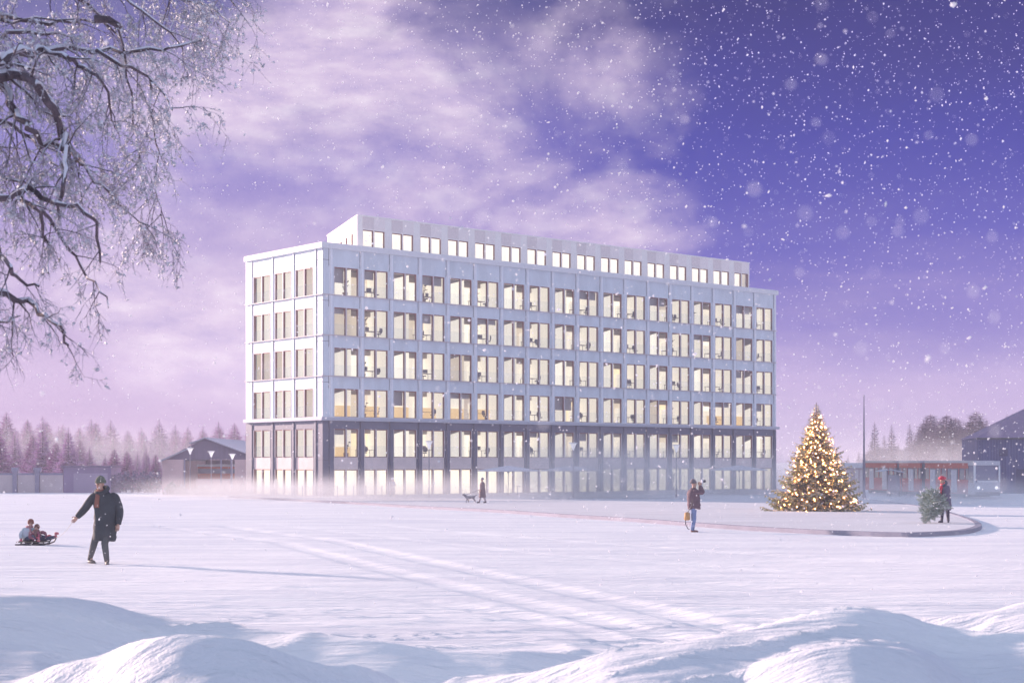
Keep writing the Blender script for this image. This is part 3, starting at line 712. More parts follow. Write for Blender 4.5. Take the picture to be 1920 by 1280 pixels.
pinkM = (bark_far, mat('frosted_needles_rose', (.48, .20, .45), .8, var=.25, vscale=1.0), mat('rime_rose_tint', (.90, .66, .86), .8, var=.08))  # the hazy magenta tint is put into needle and rime colours
paleM = (bark_far, mat('frosted_needles_pale', (.60, .36, .62), .8, var=.12, vscale=1.0), mat('rime_pale_tint', (.88, .70, .88), .8, var=.05))
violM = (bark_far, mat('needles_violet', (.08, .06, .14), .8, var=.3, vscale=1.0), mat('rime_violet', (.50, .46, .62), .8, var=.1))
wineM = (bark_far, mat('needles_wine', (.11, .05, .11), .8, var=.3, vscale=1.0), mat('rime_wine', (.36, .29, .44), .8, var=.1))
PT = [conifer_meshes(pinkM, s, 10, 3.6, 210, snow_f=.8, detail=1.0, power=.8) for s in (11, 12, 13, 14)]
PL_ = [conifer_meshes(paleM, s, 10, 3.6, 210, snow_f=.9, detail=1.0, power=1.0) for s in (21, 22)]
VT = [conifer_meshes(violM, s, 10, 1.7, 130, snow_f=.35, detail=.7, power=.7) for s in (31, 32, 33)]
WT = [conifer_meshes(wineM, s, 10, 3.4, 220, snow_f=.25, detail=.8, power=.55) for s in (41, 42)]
GRP = 'frosted conifers behind the boundary wall'; rngT = random.Random(5)
def tree_at(px, top, Y, ms, label, group, wx=1.0):
    x = (px - CX) / F * Y; h = CZ - (top - HZ) / F * Y
    return place_tree(ms, (x, Y, 0), h / 10.0, rngT.uniform(0, 6), 'conifer', wx, label=label, cat='tree', group=group)
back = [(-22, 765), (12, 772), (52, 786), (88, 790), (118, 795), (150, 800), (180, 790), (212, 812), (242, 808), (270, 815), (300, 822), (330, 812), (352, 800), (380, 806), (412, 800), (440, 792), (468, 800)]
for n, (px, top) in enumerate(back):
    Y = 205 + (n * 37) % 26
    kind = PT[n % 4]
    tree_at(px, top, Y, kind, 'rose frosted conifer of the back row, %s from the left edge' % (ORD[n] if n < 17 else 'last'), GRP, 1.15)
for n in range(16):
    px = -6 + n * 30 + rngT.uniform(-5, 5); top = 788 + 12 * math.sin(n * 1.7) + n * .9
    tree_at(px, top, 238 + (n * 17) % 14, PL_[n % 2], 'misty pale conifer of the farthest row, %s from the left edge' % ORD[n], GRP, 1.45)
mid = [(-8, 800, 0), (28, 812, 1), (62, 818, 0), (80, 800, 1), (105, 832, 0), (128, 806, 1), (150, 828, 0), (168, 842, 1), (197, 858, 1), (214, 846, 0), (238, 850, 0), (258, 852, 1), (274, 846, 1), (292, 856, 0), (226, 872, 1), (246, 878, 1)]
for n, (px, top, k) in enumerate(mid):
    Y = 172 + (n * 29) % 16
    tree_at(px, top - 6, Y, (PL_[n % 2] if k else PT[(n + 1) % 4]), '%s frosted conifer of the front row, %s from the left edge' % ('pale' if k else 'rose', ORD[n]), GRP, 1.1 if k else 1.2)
GR2 = 'dark hazy conifers behind the tram'
rt0 = [(1632, 842), (1646, 836), (1661, 840), (1675, 834), (1689, 842), (1703, 836), (1717, 830), (1731, 824)]
rt = [(1560, 860), (1590, 852), (1610, 845), (1640, 790), (1658, 815), (1672, 795), (1684, 830), (1706, 792), (1722, 800), (1745, 775), (1760, 790), (1775, 776), (1792, 782), (1812, 800), (1830, 770), (1850, 785), (1868, 790), (1888, 776), (1905, 772), (1925, 765), (1950, 770), (1650, 850), (1695, 850), (1735, 790), (1752, 800), (1768, 800), (1783, 808), (1800, 800), (1820, 806), (1842, 796), (1715, 840), (1630, 856)]
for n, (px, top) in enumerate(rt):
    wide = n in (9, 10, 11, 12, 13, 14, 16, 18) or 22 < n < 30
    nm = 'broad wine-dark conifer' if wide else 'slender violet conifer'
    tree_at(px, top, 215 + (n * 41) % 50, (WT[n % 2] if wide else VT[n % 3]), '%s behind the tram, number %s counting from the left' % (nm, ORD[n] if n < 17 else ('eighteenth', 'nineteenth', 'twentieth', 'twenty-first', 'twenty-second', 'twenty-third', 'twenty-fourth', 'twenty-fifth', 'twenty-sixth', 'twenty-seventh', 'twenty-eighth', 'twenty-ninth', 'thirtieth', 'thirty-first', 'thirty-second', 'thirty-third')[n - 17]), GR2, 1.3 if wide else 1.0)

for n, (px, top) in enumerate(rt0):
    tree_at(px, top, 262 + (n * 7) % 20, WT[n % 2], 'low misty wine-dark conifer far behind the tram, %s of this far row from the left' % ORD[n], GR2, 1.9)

# ------------------------------------------------------------------ Christmas tree with its lights
xm = (mat('bark', (.12, .08, .06), .9), mat('spruce_needles', (.46, .46, .26), .7, var=.45, vscale=3.0), mat('glow_tinted_snow', (.95, .78, .64), .8, var=.05))  # warm glow of the bulbs is put into the snow and needle colours
XY = 79.0; XX = (1531 - CX) / F * XY; XZ = gz(XX, XY) + PH
XH = CZ - (752 - HZ) / F * XY - XZ
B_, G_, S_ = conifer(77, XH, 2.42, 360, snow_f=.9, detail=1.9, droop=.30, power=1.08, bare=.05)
xt = empty('christmas_tree', (XX, XY, XZ - .05), 0, label='snow-dusted Christmas tree glowing with warm lights on the square', cat='Christmas tree')
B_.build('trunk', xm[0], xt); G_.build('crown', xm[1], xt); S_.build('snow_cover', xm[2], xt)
rngX = random.Random(9); lb = MB(); wire = MB(); prevp = None
bulb_m = mat('warm_bulb', (1, .7, .3), .4, emit=(1.0, .44, .14), es=105)
for i in range(500):
    t = i / 500; q_ = .03 + .88 * (1 - (1 - t) ** .58); z = XH * (.02 + q_); rr = (2.3 * (1 - q_) ** 1.05) * rngX.uniform(.35, 1.02) + .05; a = i * .61 + rngX.uniform(-.12, .12)
    p = Vector((math.cos(a) * rr, math.sin(a) * rr, z - rr * .13 + rngX.uniform(-.12, .12)))
    lb.ball(p, .009 + .008 * rngX.random(), 0, 6, 4)
    if prevp is not None: lb.tube([prevp, (prevp + p) / 2 - Vector((0, 0, .05)), p], .004, 3, 1, cap=False)
    prevp = p
lb.build('string_lights', [bulb_m, pole_d], None, loc=(XX, XY, XZ - .05), label='long string of warm bulbs wound round the Christmas tree', cat='string lights')

# ------------------------------------------------------------------ the big frosted tree reaching in from the left
rngB = random.Random(21)
barkT, frostT = MB(), MB(); twigV, twigF = [], []; cluV, cluF = [], []
def t3(pts, rads):      # three-sided tube into the twig list
    k0 = len(twigV); n = len(pts)
    for i, p in enumerate(pts):
        d = (pts[min(i + 1, n - 1)] - pts[max(0, i - 1)])
        if d.length < 1e-6: d = Vector((0, 0, -1))
        d.normalize(); a = d.orthogonal().normalized(); b = d.cross(a)
        for k in range(3):
            t = k * 2.0944; twigV.append(tuple(p + (a * math.cos(t) + b * math.sin(t)) * rads[i]))
    for i in range(n - 1):
        for k in range(3): twigF.append((k0 + i * 3 + k, k0 + i * 3 + (k + 1) % 3, k0 + (i + 1) * 3 + (k + 1) % 3, k0 + (i + 1) * 3 + k))
def clump(c, s):
    k = len(cluV)
    for _ in range(4):
        v = Vector((rngB.gauss(0, 1), rngB.gauss(0, 1), rngB.gauss(0, .8))); cluV.append(tuple(c + v.normalized() * s * rngB.uniform(.5, 1.1)))
    cluF.extend([(k, k + 1, k + 2), (k, k + 2, k + 3), (k, k + 3, k + 1), (k + 1, k + 3, k + 2)])
def branch(p, d, Ln, rad, lev, frost, droop):
    n = 5 if lev < 3 else 3; pts = [p.copy()]; cur = p.copy(); dd = d.normalized()
    for i in range(n):
        dd = (dd + Vector((rngB.gauss(0, .17), rngB.gauss(0, .17), rngB.gauss(0, .14) - droop * .16))).normalized(); cur = cur + dd * Ln / n; pts.append(cur.copy())
    rads = [rad * (1 - .75 * i / n) for i in range(n + 1)]
    if lev <= 1:
        barkT.tube(pts, rads, 5, 0, cap=False)
        if frost > .25: frostT.tube([q + Vector((0, 0, r_ * .75)) for q, r_ in zip(pts, rads)], [r_ * .8 for r_ in rads], 4, 0, cap=False)
    else: t3(pts, rads)
    if lev >= 3:
        for i in range(1, n + 1):
            if rngB.random() < frost: clump(pts[i] + Vector((0, 0, .004)), rngB.uniform(.012, .034))
        return
    nc = {0: 10, 1: 5, 2: 4}[lev]
    for c in range(nc):
        t = rngB.uniform(.18, 1.0); i = min(int(t * n), n - 1); q = pts[i].lerp(pts[i + 1], t * n - i); base = (pts[i + 1] - pts[i]).normalized()
        o = Vector((rngB.gauss(0, 1), rngB.gauss(0, .8), rngB.gauss(0, .8) - .45)); o = (o - base * o.dot(base)).normalized()
        branch(q, base * rngB.uniform(.5, 1.0) + o * rngB.uniform(.5, 1.0), Ln * rngB.uniform(.36, .72), max(rad * .5, .0026), lev + 1, frost, droop * 1.15)
# limbs: photo waypoints (column, row), distance, radius, frost, droop
LIMBS = [
 ([(-140, 190), (-40, 140), (20, 125), (60, 108), (105, 104), (150, 118)], 12.0, .055, .7, .8),
 ([(-140, 200), (-40, 155), (30, 152), (66, 150), (92, 168), (120, 210), (140, 262), (148, 290), (137, 350), (134, 420)], 11.6, .045, .45, 1.0),
 ([(-30, 150), (28, 165), (52, 220), (78, 252), (100, 275), (150, 286), (176, 318)], 11.8, .035, .6, 1.0),
 ([(80, 110), (150, 98), (200, 102), (290, 104), (340, 97), (400, 84)], 12.4, .022, .85, .6),
 ([(-60, 20), (40, 40), (110, 52), (180, 45), (240, 52)], 12.8, .022, .9, .7),
 ([(130, -60), (215, -20), (270, 10), (330, 60), (365, 100)], 12.6, .018, .9, .7),
 ([(240, -60), (320, -20), (360, 5), (420, 22), (452, 50)], 12.9, .018, .9, .7),
 ([(300, -70), (350, -30), (430, -10), (462, 20)], 12.9, .018, .9, .7),
 ([(-120, 420), (-20, 384), (40, 380), (75, 362), (110, 384), (170, 398), (205, 425), (210, 500)], 11.4, .030, .3, .9),
 ([(60, 382), (94, 395), (102, 450), (112, 480), (112, 520)], 11.5, .018, .3, 1.0),
 ([(-100, 500), (0, 460), (12, 465), (40, 510), (62, 535), (95, 545)], 11.2, .026, .2, .8),
 ([(-100, 500), (-20, 530), (15, 556), (42, 572), (76, 575), (105, 602), (135, 622), (150, 655)], 11.3, .030, .2, .6),
 ([(-60, 250), (0, 228), (45, 245), (80, 268), (100, 290), (130, 320)], 12.2, .022, .6, 1.0),
 ([(150, 118), (180, 140), (215, 160), (228, 220), (238, 250)], 12.0, .018, .75, 1.1),
 ([(200, 102), (250, 130), (300, 150), (330, 190), (345, 215)], 12.3, .015, .85, 1.0),
 ([(250, 60), (262, 160), (272, 250), (282, 300), (276, 340)], 12.4, .010, .7, 1.1),
 ([(300, 150), (310, 240), (320, 300), (316, 370), (324, 410)], 12.6, .009, .6, 1.0),
 ([(140, 260), (185, 330), (230, 370), (250, 400), (300, 430)], 12.1, .014, .55, .9),
 ([(100, 400), (150, 470), (180, 520), (210, 550), (225, 585)], 11.7, .013, .25, .7),
 ([(-80, 640), (0, 622), (30, 610), (60, 600)], 11.3, .014, .2, .2),
 ([(-60, 60), (0, 50), (60, 44), (160, 44)], 12.6, .018, .9, .8),
 ([(-60, 300), (0, 340), (50, 345), (78, 358)], 11.8, .02, .5, .8),
 ([(60, -60), (120, -10), (190, 20), (240, 70), (262, 110)], 12.9, .018, .9, .9),
 ([(-60, 90), (20, 80), (80, 66), (130, 70), (190, 90)], 12.7, .02, .9, .9),
]
for pts, D, rad, fr_, dr in LIMBS:
    P = [W(px - 22, py - 8, D + .25 * math.sin(i * 1.7 + D * 9)) for i, (px, py) in enumerate(pts)]
    # resample with a little wobble
    Q_ = []
    for a, b in zip(P[:-1], P[1:]):
        for k in range(3): Q_.append(a.lerp(b, k / 3) + Vector((rngB.gauss(0, .012), rngB.gauss(0, .02), rngB.gauss(0, .012))))
    Q_.append(P[-1]); n = len(Q_); rads = [rad * (1 - .72 * i / (n - 1)) for i in range(n)]
    barkT.tube(Q_, rads, 7, 0, wob=.16, rng=rngB)
    frostT.tube([q + Vector((0, 0, r_ * .8)) for q, r_ in zip(Q_, rads)], [r_ * .72 * (rngB.random() < .45 + fr_ * .5) + .002 for r_ in rads], 5, 0, cap=False, wob=.3, rng=rngB)
    tot = sum((b - a).length for a, b in zip(P[:-1], P[1:])); nch = int((4 + tot * 3.8) * (.62 if fr_ < .4 else 1))
    for c in range(nch):
        t = rngB.uniform(.08, 1.0); x_ = t * (n - 1); i = min(int(x_), n - 2); q = Q_[i].lerp(Q_[i + 1], x_ - i); base = (Q_[i + 1] - Q_[i]).normalized()
        o = Vector((rngB.gauss(0, .9), rngB.gauss(0, .8), rngB.gauss(0, .7) - .5)); o = (o - base * o.dot(base)).normalized()
        branch(q, base * .6 + o * .8, rngB.uniform(.26, .55) * (.8 if fr_ < .4 else 1), max(.0045, rads[i] * .4), 1, fr_, dr)
bt = empty('broadleaf_tree', W(-620, 866, 12.0) - Vector((0, 0, 1.75)), label='huge bare tree with frosted drooping branches reaching in from the left', cat='tree')
mwI = Matrix.Translation(-bt.location)
tk = MB(); T0 = Vector((bt.location.x, 12, gz(bt.location.x, 12) - .1)); tk.tube([T0, T0 + Vector((.05, 0, 1.2)), T0 + Vector((.1, 0, 2.6)), T0 + Vector((.3, 0, 4.2)), T0 + Vector((.5, 0, 6.5)), T0 + Vector((.6, .1, 9))], [.42, .33, .28, .23, .16, .06], 12, wob=.08)
for pts, D, rad, fr_, dr in LIMBS:
    if pts[0][0] < 0:
        e = W(pts[0][0] - 22, pts[0][1] - 8, D + .25 * math.sin(D * 9)); s0 = T0 + Vector((.2, 0, max(1.5, (e.z - T0.z) * .8)))
        cpts = [s0.lerp(e, k / 6) + Vector((rngB.gauss(0, .03), rngB.gauss(0, .05), .15 * math.sin(math.pi * k / 6))) * (0 < k < 6) + Vector((0, 0, 0)) for k in range(7)]
        crd = [rad * (2.0 - k / 6) for k in range(7)]; tk.tube(cpts, crd, 7, wob=.12)
        frostT.tube([q + Vector((0, 0, r_ * .8)) for q, r_ in zip(cpts, crd)], [r_ * .6 for r_ in crd], 5, 0, cap=False, wob=.3, rng=rngB)
        for c in range(7):
            x_ = rngB.uniform(.8, 5.9); i = int(x_); q = cpts[i].lerp(cpts[i + 1], x_ - i); bs_ = (cpts[i + 1] - cpts[i]).normalized()
            branch(q, bs_ * .6 + Vector((rngB.gauss(0, .3), rngB.gauss(0, .8), rngB.gauss(0, .6) - .2)), rngB.uniform(.4, .8), .012, 1, fr_, dr)
    else:
        pass
for (a, b) in (((130, -60), (60, -60)), ((240, -60), (130, -60)), ((300, -70), (240, -60)), ((60, -60), (-300, -120)), ((250, 60), (200, 44))):
    A_ = W(a[0] - 22, a[1] - 8, 12.75); C_ = W(b[0] - 22, b[1] - 8, 12.75); tk.tube([C_, C_.lerp(A_, .5) + Vector((0, 0, .03)), A_], [.035, .03, .02], 6)
def shift(mb):
    o = bt.location; mb.v = [(x - o.x, y - o.y, z - o.z) for x, y, z in mb.v]; return mb
bark_m = mat('bark_dark', (.10, .078, .10), .9, var=.4, vscale=12, bump=.5, bscale=40)
twig_m = mat('twig_violet', (.22, .18, .25), .9, var=.5, vscale=2.5, c2=(.62, .61, .70))
rime_m = mat('rime', (.70, .72, .82), .8, var=.1)
shift(tk).build('trunk', bark_m, bt); shift(barkT).build('limbs', bark_m, bt); shift(frostT).build('snow_cover', rime_m, bt)
o_ = np.array(bt.location)
inst('twigs', np_mesh('twigs', np.array(twigV) - o_, np.array(twigF), twig_m, False), bt)
inst('hoar_frost', np_mesh('hoar_frost', np.array(cluV) - o_, np.array(cluF), rime_m, False), bt)
print('tree', len(twigF), len(cluF))
# ------------------------------------------------------------------ left background: boundary wall, shed, hedge, hall
conc = mat('wall_concrete', (.48, .42, .44), .85, var=.12, vscale=.6); slate = mat('wall_post_slate', (.20, .20, .30), .8, var=.1); viol = mat('shed_violet', (.22, .17, .30), .8, var=.12, vscale=.8)
def xy(px, Y): return (px - CX) / F * Y
def zpx(py, Y): return CZ - (py - HZ) / F * Y
Y0 = 155.0
bwl = empty('boundary_wall', (xy(60, Y0), Y0, 0), label='low panelled wall with slate posts at the left edge', cat='wall')
ox = xy(60, Y0)
m = MB(); prev = -160
for px in (-92, -32, 28, 70): m.box((xy(prev + 5, Y0) - ox, 0, 0), (xy(px - 4, Y0) - ox, .2, 1.75)); prev = px
m.box((xy(75, Y0) - ox, 0, 0), (xy(118, Y0) - ox, .2, 1.75)); m.build('panel', conc, bwl)
for px in (-92, -32, 28, 70):
    m = MB(); m.box((xy(px - 4, Y0) - ox, -.12, 0), (xy(px + 4, Y0) - ox, .32, 2.05)); m.box((xy(px - 6, Y0) - ox, -.18, 2.051), (xy(px + 6, Y0) - ox, .38, 2.5)); m.build('post', slate, bwl)
m = MB(); m.box((xy(-160, Y0) - ox, -.05, 1.76), (xy(118, Y0) - ox, .25, 1.95)); m.build('coping', slate, bwl)
sh = empty('shed', (xy(165, Y0), Y0, 0), label='flat-roofed violet shed between the low wall and the hedge', cat='shed'); ox = xy(165, Y0)
m = MB(); m.box((xy(119, Y0) - ox, 0, 0), (xy(208, Y0) - ox, 4, 2.5)); m.build('wall', viol, sh)
m = MB(); m.box((xy(116, Y0) - ox, -.3, 2.5), (xy(211, Y0) - ox, 4.2, 2.68)); m.build('roof', mat('shed_roof', (.12, .09, .17), .8), sh)
m = MB()
for k in range(9): m.box((xy(138, Y0) - ox, -.03 - .012 * (k % 2), .05 + k * .21), (xy(202, Y0) - ox, -.002, .25 + k * .21))
m.build('shutter_door', mat('shutter', (.30, .25, .37), .6), sh)
hg = MB(); rH = random.Random(4)
for i in range(1500):
    px = rH.uniform(209, 300); z = rH.uniform(.1, 1.75 + .35 * ((int(px / 8)) % 2)); c = Vector((xy(px, Y0) - xy(255, Y0), rH.uniform(-.4, .7), z))
    a, b = Vector((rH.gauss(0, 1), rH.gauss(0, 1), rH.gauss(0, 1))).normalized() * .16, Vector((rH.gauss(0, 1), rH.gauss(0, 1), rH.gauss(0, 1))).normalized() * .16
    hg.add([c - a, c + b, c + a], [(0, 1, 2)])
hd = empty('hedge', (xy(255, Y0), Y0, 0), label='clipped dark violet hedge between the shed and the gabled hall', cat='hedge')
hg.build('foliage', mat('hedge_leaf', (.20, .18, .28), .9, var=.3), hd); m = MB()
for k in range(8): m.tube([(-2.2 + k * .6, .1, 0), (-2.2 + k * .6, .1, 1.5)], [.04, .02], 5)
m.build('stems', bark_far, hd)
# hall
YH = 158.0; hx = xy(386, YH)
hall = empty('hall', (hx, YH, 0), label='gabled hall with dark violet gable and an open bay showing a red tram', cat='hall')
gm = mat('gable_siding', (.10, .085, .15), .7, var=.15, vscale=1.0, stretch=(4, 1, .2)); pw2 = mat('hall_render', (.52, .40, .42), .85, var=.12, vscale=.6)
def hz_(py): return zpx(py, YH)
def hxp(px): return xy(px, YH) - hx
ze = hz_(861); m = MB()
m.add([(hxp(308), 0, ze), (hxp(470), 0, ze), (hxp(461), 0, hz_(850)), (hxp(386), 0, hz_(823)), (hxp(357), 0, hz_(835)),
       (hxp(308), .3, ze), (hxp(470), .3, ze), (hxp(461), .3, hz_(850)), (hxp(386), .3, hz_(823)), (hxp(357), .3, hz_(835))],
      [(0, 1, 2, 3, 4), (9, 8, 7, 6, 5), (0, 5, 6, 1), (1, 6, 7, 2), (2, 7, 8, 3), (3, 8, 9, 4), (4, 9, 5, 0)]); m.build('gable', gm, hall)
m = MB()
def slab(a, b, th, y0, y1):
    d = Vector((b[0] - a[0], 0, b[1] - a[1])).normalized(); n_ = Vector((-d.z, 0, d.x)) * th
    if n_.z < 0: n_ = -n_
    A0, B0 = Vector((a[0], 0, a[1])), Vector((b[0], 0, b[1])); q = [A0, B0, B0 + n_, A0 + n_]
    m.add([(p.x, y0, p.z) for p in q] + [(p.x, y1, p.z) for p in q], [(0, 1, 2, 3), (7, 6, 5, 4), (0, 4, 5, 1), (1, 5, 6, 2), (2, 6, 7, 3), (3, 7, 4, 0)])
slab((hxp(300), hz_(866)), (hxp(360), hz_(839)), .10, -.6, 22); slab((hxp(357), hz_(832)), (hxp(386), hz_(821.5)), .10, -.6, 22); slab((hxp(386), hz_(821.5)), (hxp(475), hz_(855)), .10, -.6, 22)
m.build('roof', mat('hall_roof', (.30, .32, .42), .7), hall)
m = MB(); m.box((hxp(304), 0, 0), (hxp(344), .3, ze)); m.box((hxp(367), 0, 0), (hxp(470), .3, 1.35)); m.box((hxp(440), 0, 1.35), (hxp(470), .3, ze)); m.box((hxp(304), .3, 0), (hxp(306), 22, ze)); m.build('wall', pw2, hall)
m = MB(); m.box((hxp(306.1), 21.8, 0), (hxp(470), 22, ze)); m.build('rear_wall', mat('hall_inside', (.16, .12, .15), .9), hall)
for px in (346, 414.5, 433.5):
    m = MB(); m.box((hxp(px) - .07, -.04, 0), (hxp(px) + .07, .1, ze)); m.build('post', slate, hall)
# tram seen inside the hall
red_m = mat('tram_red', (.50, .10, .08), .45, var=.08); red_d = mat('tram_red_dull', (.52, .13, .12), .55, var=.12); gls = mat('tram_window', (.22, .23, .30), .15, spec=.8); silver = mat('tram_silver', (.55, .56, .62), .4, .3); dkm = mat('tram_dark', (.08, .08, .10), .7)
t2 = empty('tram', (xy(400, 161), 162.0, 0), label='red tram parked inside the gabled hall at the left', cat='tram')
m = MB(); m.box((xy(367, 161) - xy(400, 161), 0, .5), (xy(462, 161) - xy(400, 161), 2.4, 1.85)); m.box((xy(367, 161) - xy(400, 161), 0, 2.35), (xy(462, 161) - xy(400, 161), 2.4, 2.55)); m.build('body', mat('tram_orange_red', (.62, .16, .08), .5), t2)
m = MB(); m.box((xy(368, 161) - xy(400, 161), .02, 1.86), (xy(461, 161) - xy(400, 161), 2.38, 2.34)); m.build('window_band', gls, t2)
m = MB(); m.box((xy(366, 161) - xy(400, 161), -.05, 2.56), (xy(463, 161) - xy(400, 161), 2.45, 2.8)); m.build('roof', trim_m, t2)
for k in range(2):
    m = MB(); m.tube([(-1 + 2.5 * k, -.02, .35), (-1 + 2.5 * k, .15, .35)], .33, 14); m.build('wheel', dkm, t2)
# snowy bushes before the hall
def bush(px, Y, wd, h, seed, label, m1):
    rb = random.Random(seed); x = xy(px, Y); o = empty('bush', (x, Y, gz(x, Y)), label=label, cat='bush', group='bushes before the gabled hall')
    f, s = MB(), MB()
    for i in range(700):
        a = rb.uniform(0, 6.28); u = rb.random() ** .5; zz = rb.random(); rr = wd * u * math.sqrt(max(.05, 1 - zz * zz * .9)); c = Vector((math.cos(a) * rr, math.sin(a) * rr * .7, .05 + h * zz * (1 - .35 * u) * rb.uniform(.8, 1.15)))
        p = Vector((rb.gauss(0, 1), rb.gauss(0, 1), rb.gauss(0, 1))).normalized() * .12; q = Vector((rb.gauss(0, 1), rb.gauss(0, 1), rb.gauss(0, 1))).normalized() * .12
        (s if rb.random() < .3 else f).add([c - p, c + q, c + p], [(0, 1, 2)])
    f.build('foliage', m1, o); s.build('snow_cover', rime_m, o); st_ = MB()
    for k in range(5): st_.tube([(0, 0, 0), (rb.uniform(-.5, .5) * wd, rb.uniform(-.3, .3), h * .7)], [.03, .01], 4)
    st_.build('stems', bark_far, o)
bg_m = mat('bush_grey_green', (.22, .25, .24), .9, var=.3); br_m = mat('bush_rose', (.36, .25, .30), .9, var=.2)
bush(322, 146, .9, 1.2, 1, 'grey green bush at the left corner of the gabled hall', bg_m)
bush(340, 145, .8, .9, 2, 'dark low bush beside the tallest street lamp', bg_m)
bush(382, 144, 1.3, 1.0, 3, 'broad grey green bush below the red tram in the hall', bg_m)
bush(422, 146, .9, 1.0, 4, 'rose tinted bush left of the office building', br_m)
bush(443, 147, .6, .7, 5, 'small rose tinted bush beside the office building wall', br_m)

# ------------------------------------------------------------------ right background: kiosk, tram, shelter, mast, blue shed
YK_ = 156; kx = xy(1605, YK_)
ki = empty('kiosk', (kx, YK_, 0), label='pale panelled kiosk between the Christmas tree and the tram', cat='kiosk')
m = MB(); m.box((xy(1586, YK_) - kx, 0, 0), (xy(1622, YK_) - kx, 3, 2.45)); m.build('wall', mat('kiosk_pale', (.62, .52, .52), .7, var=.05), ki)
m = MB(); m.box((xy(1582, YK_) - kx, -.2, 2.45), (xy(1624, YK_) - kx, 3.2, 2.95)); m.build('roof', trim_m, ki)
for px in (1592, 1606, 1616):
    m = MB(); m.box((xy(px - 3, YK_) - kx, -.03, .1), (xy(px + 3, YK_) - kx, -.002, 2.25)); m.build('panel', mat('kiosk_panel', (.80, .74, .72), .6), ki)
tA = Vector((xy(1827, 130), 130.0, 0)); tB = Vector((xy(1622, 153), 153.0, 0)); tl = (tB - tA).length; td = (tB - tA).normalized(); ta = math.atan2(td.y, td.x)
tr = empty('tram', tA, ta, label='long red articulated tram with grey cab front beside the dark blue building', cat='tram')
# local x runs back along the tram, side facing the camera is y = 0 (y > 0 towards the viewer's left), body extends to y = -2.3
sgn = 1 if (Matrix.Rotation(ta, 2) @ Vector((0, 1))).x > 0 else -1
def tb(mb, x0, x1, y0, y1, z0, z1, mi=0):
    y0, y1 = (y0 * sgn, y1 * sgn); mb.box((x0, min(y0, y1), z0), (x1, max(y0, y1), z1), mi)
secs = [(1.2, 9.6), (10.6, 15.2), (16.0, tl)]
for a, b in secs:
    m = MB(); tb(m, a, b, 0, 2.3, .35, 1.55); m.build('lower_body', red_d, tr)
    m = MB(); tb(m, a + .03, b - .03, .03, 2.27, 1.551, 2.50); m.build('window_band', gls, tr)
    m = MB(); tb(m, a, b, 0, 2.3, 2.501, 2.95); m.build('upper_panel', red_m, tr)
    m = MB(); tb(m, a - .02, b + .02, -.04, 2.34, 2.951, 3.15); m.build('roof', silver, tr)
    m = MB(); x = a + .5
    while x < b - .3: tb(m, x, x + .08, -.02, .02, 1.56, 2.49); x += 1.15
    m.build('window_post', red_d, tr)
    for xd in ((a + 1.4,) if b - a < 6 else (a + 2.0, b - 2.2)):
        d_ = MB(); tb(d_, xd, xd + 1.1, -.03, -.002, .45, 2.4, 0); tb(d_, xd + .1, xd + .5, -.045, -.032, .7, 2.3, 1); tb(d_, xd + .6, xd + 1.0, -.045, -.032, .7, 2.3, 1); d_.build('door', [silver, mat('door_glass', (.60, .60, .68), .3)], tr)
    m = MB(); tb(m, a + .3, b - .3, .2, 2.1, .12, .349); m.build('skirt', dkm, tr)
    for xw in (a + 1.0, b - 1.0):
        wv = MB(); wv.tube([(xw, .05 * sgn, .33), (xw, .22 * sgn, .33)], .30, 14); wv.build('wheel', dkm, tr)
for a, b in ((9.6, 10.6), (15.2, 16.0)):
    m = MB(); n_ = 5
    for k in range(n_): tb(m, a + (b - a) * (k + .1) / n_, a + (b - a) * (k + .9) / n_, .15 + .05 * (k % 2), 2.15, .5, 2.9)
    m.build('gangway_bellows', mat('bellows', (.14, .16, .19), .8), tr)
cab = MB(); tb(cab, 0, 1.199, .02, 2.28, .35, 1.35, 0); tb(cab, .25, 1.199, .04, 2.26, 1.351, 2.75, 1); tb(cab, .05, 1.199, 0, 2.3, 2.751, 3.12, 0)
cab.build('cab', [silver, mat('cab_glass', (.20, .22, .33), .1, spec=.8)], tr)
for yy in (.0, 2.18):
    m = MB(); tb(m, .02, .16, yy, yy + .12, 1.36, 2.74); m.build('cab_post', trim_m, tr)
m = MB(); tb(m, -.06, 0, .25, 2.05, 1.36, 1.50); m.build('cab_sill', trim_m, tr)
for yy in (.35, 1.95):
    m = MB(); m.tube([(-.05, yy * sgn, .9), (.02, yy * sgn, .9)], .13, 12); m.build('headlight', mat('lamp_lens', (.9, .9, .95), .2, emit=(1, 1, 1), es=.6), tr)
m = MB(); tb(m, -.1, .3, .1, 2.2, .25, .55); m.build('bumper', dkm, tr)
# platform shelter
YS = 139; sxp = xy(1672, YS); sh2 = empty('tram_shelter', (sxp, YS, gz(sxp, YS)), label='small arched glass tram shelter in front of the red tram', cat='shelter')
m = MB(); arc = [(-1.15 + 2.1 * k / 8, 0, 1.9 + .42 * math.sin(math.pi * (.25 + .6 * k / 8))) for k in range(9)]
for (p, q) in zip(arc[:-1], arc[1:]): m.add([(p[0], -.8, p[2]), (q[0], -.8, q[2]), (q[0], 1.2, q[2]), (p[0], 1.2, p[2]), (p[0], -.8, p[2] + .05), (q[0], -.8, q[2] + .05), (q[0], 1.2, q[2] + .05), (p[0], 1.2, p[2] + .05)], [(0, 3, 2, 1), (4, 5, 6, 7), (0, 1, 5, 4), (2, 3, 7, 6), (1, 2, 6, 5), (3, 0, 4, 7)])
m.build('roof', mat('shelter_roof', (.55, .60, .68), .4), sh2)
for x in (-.35, .85):
    m = MB(); m.tube([(x, 0, 0), (x, 0, 2.15)], .05, 6); m.build('post', pole_m, sh2)
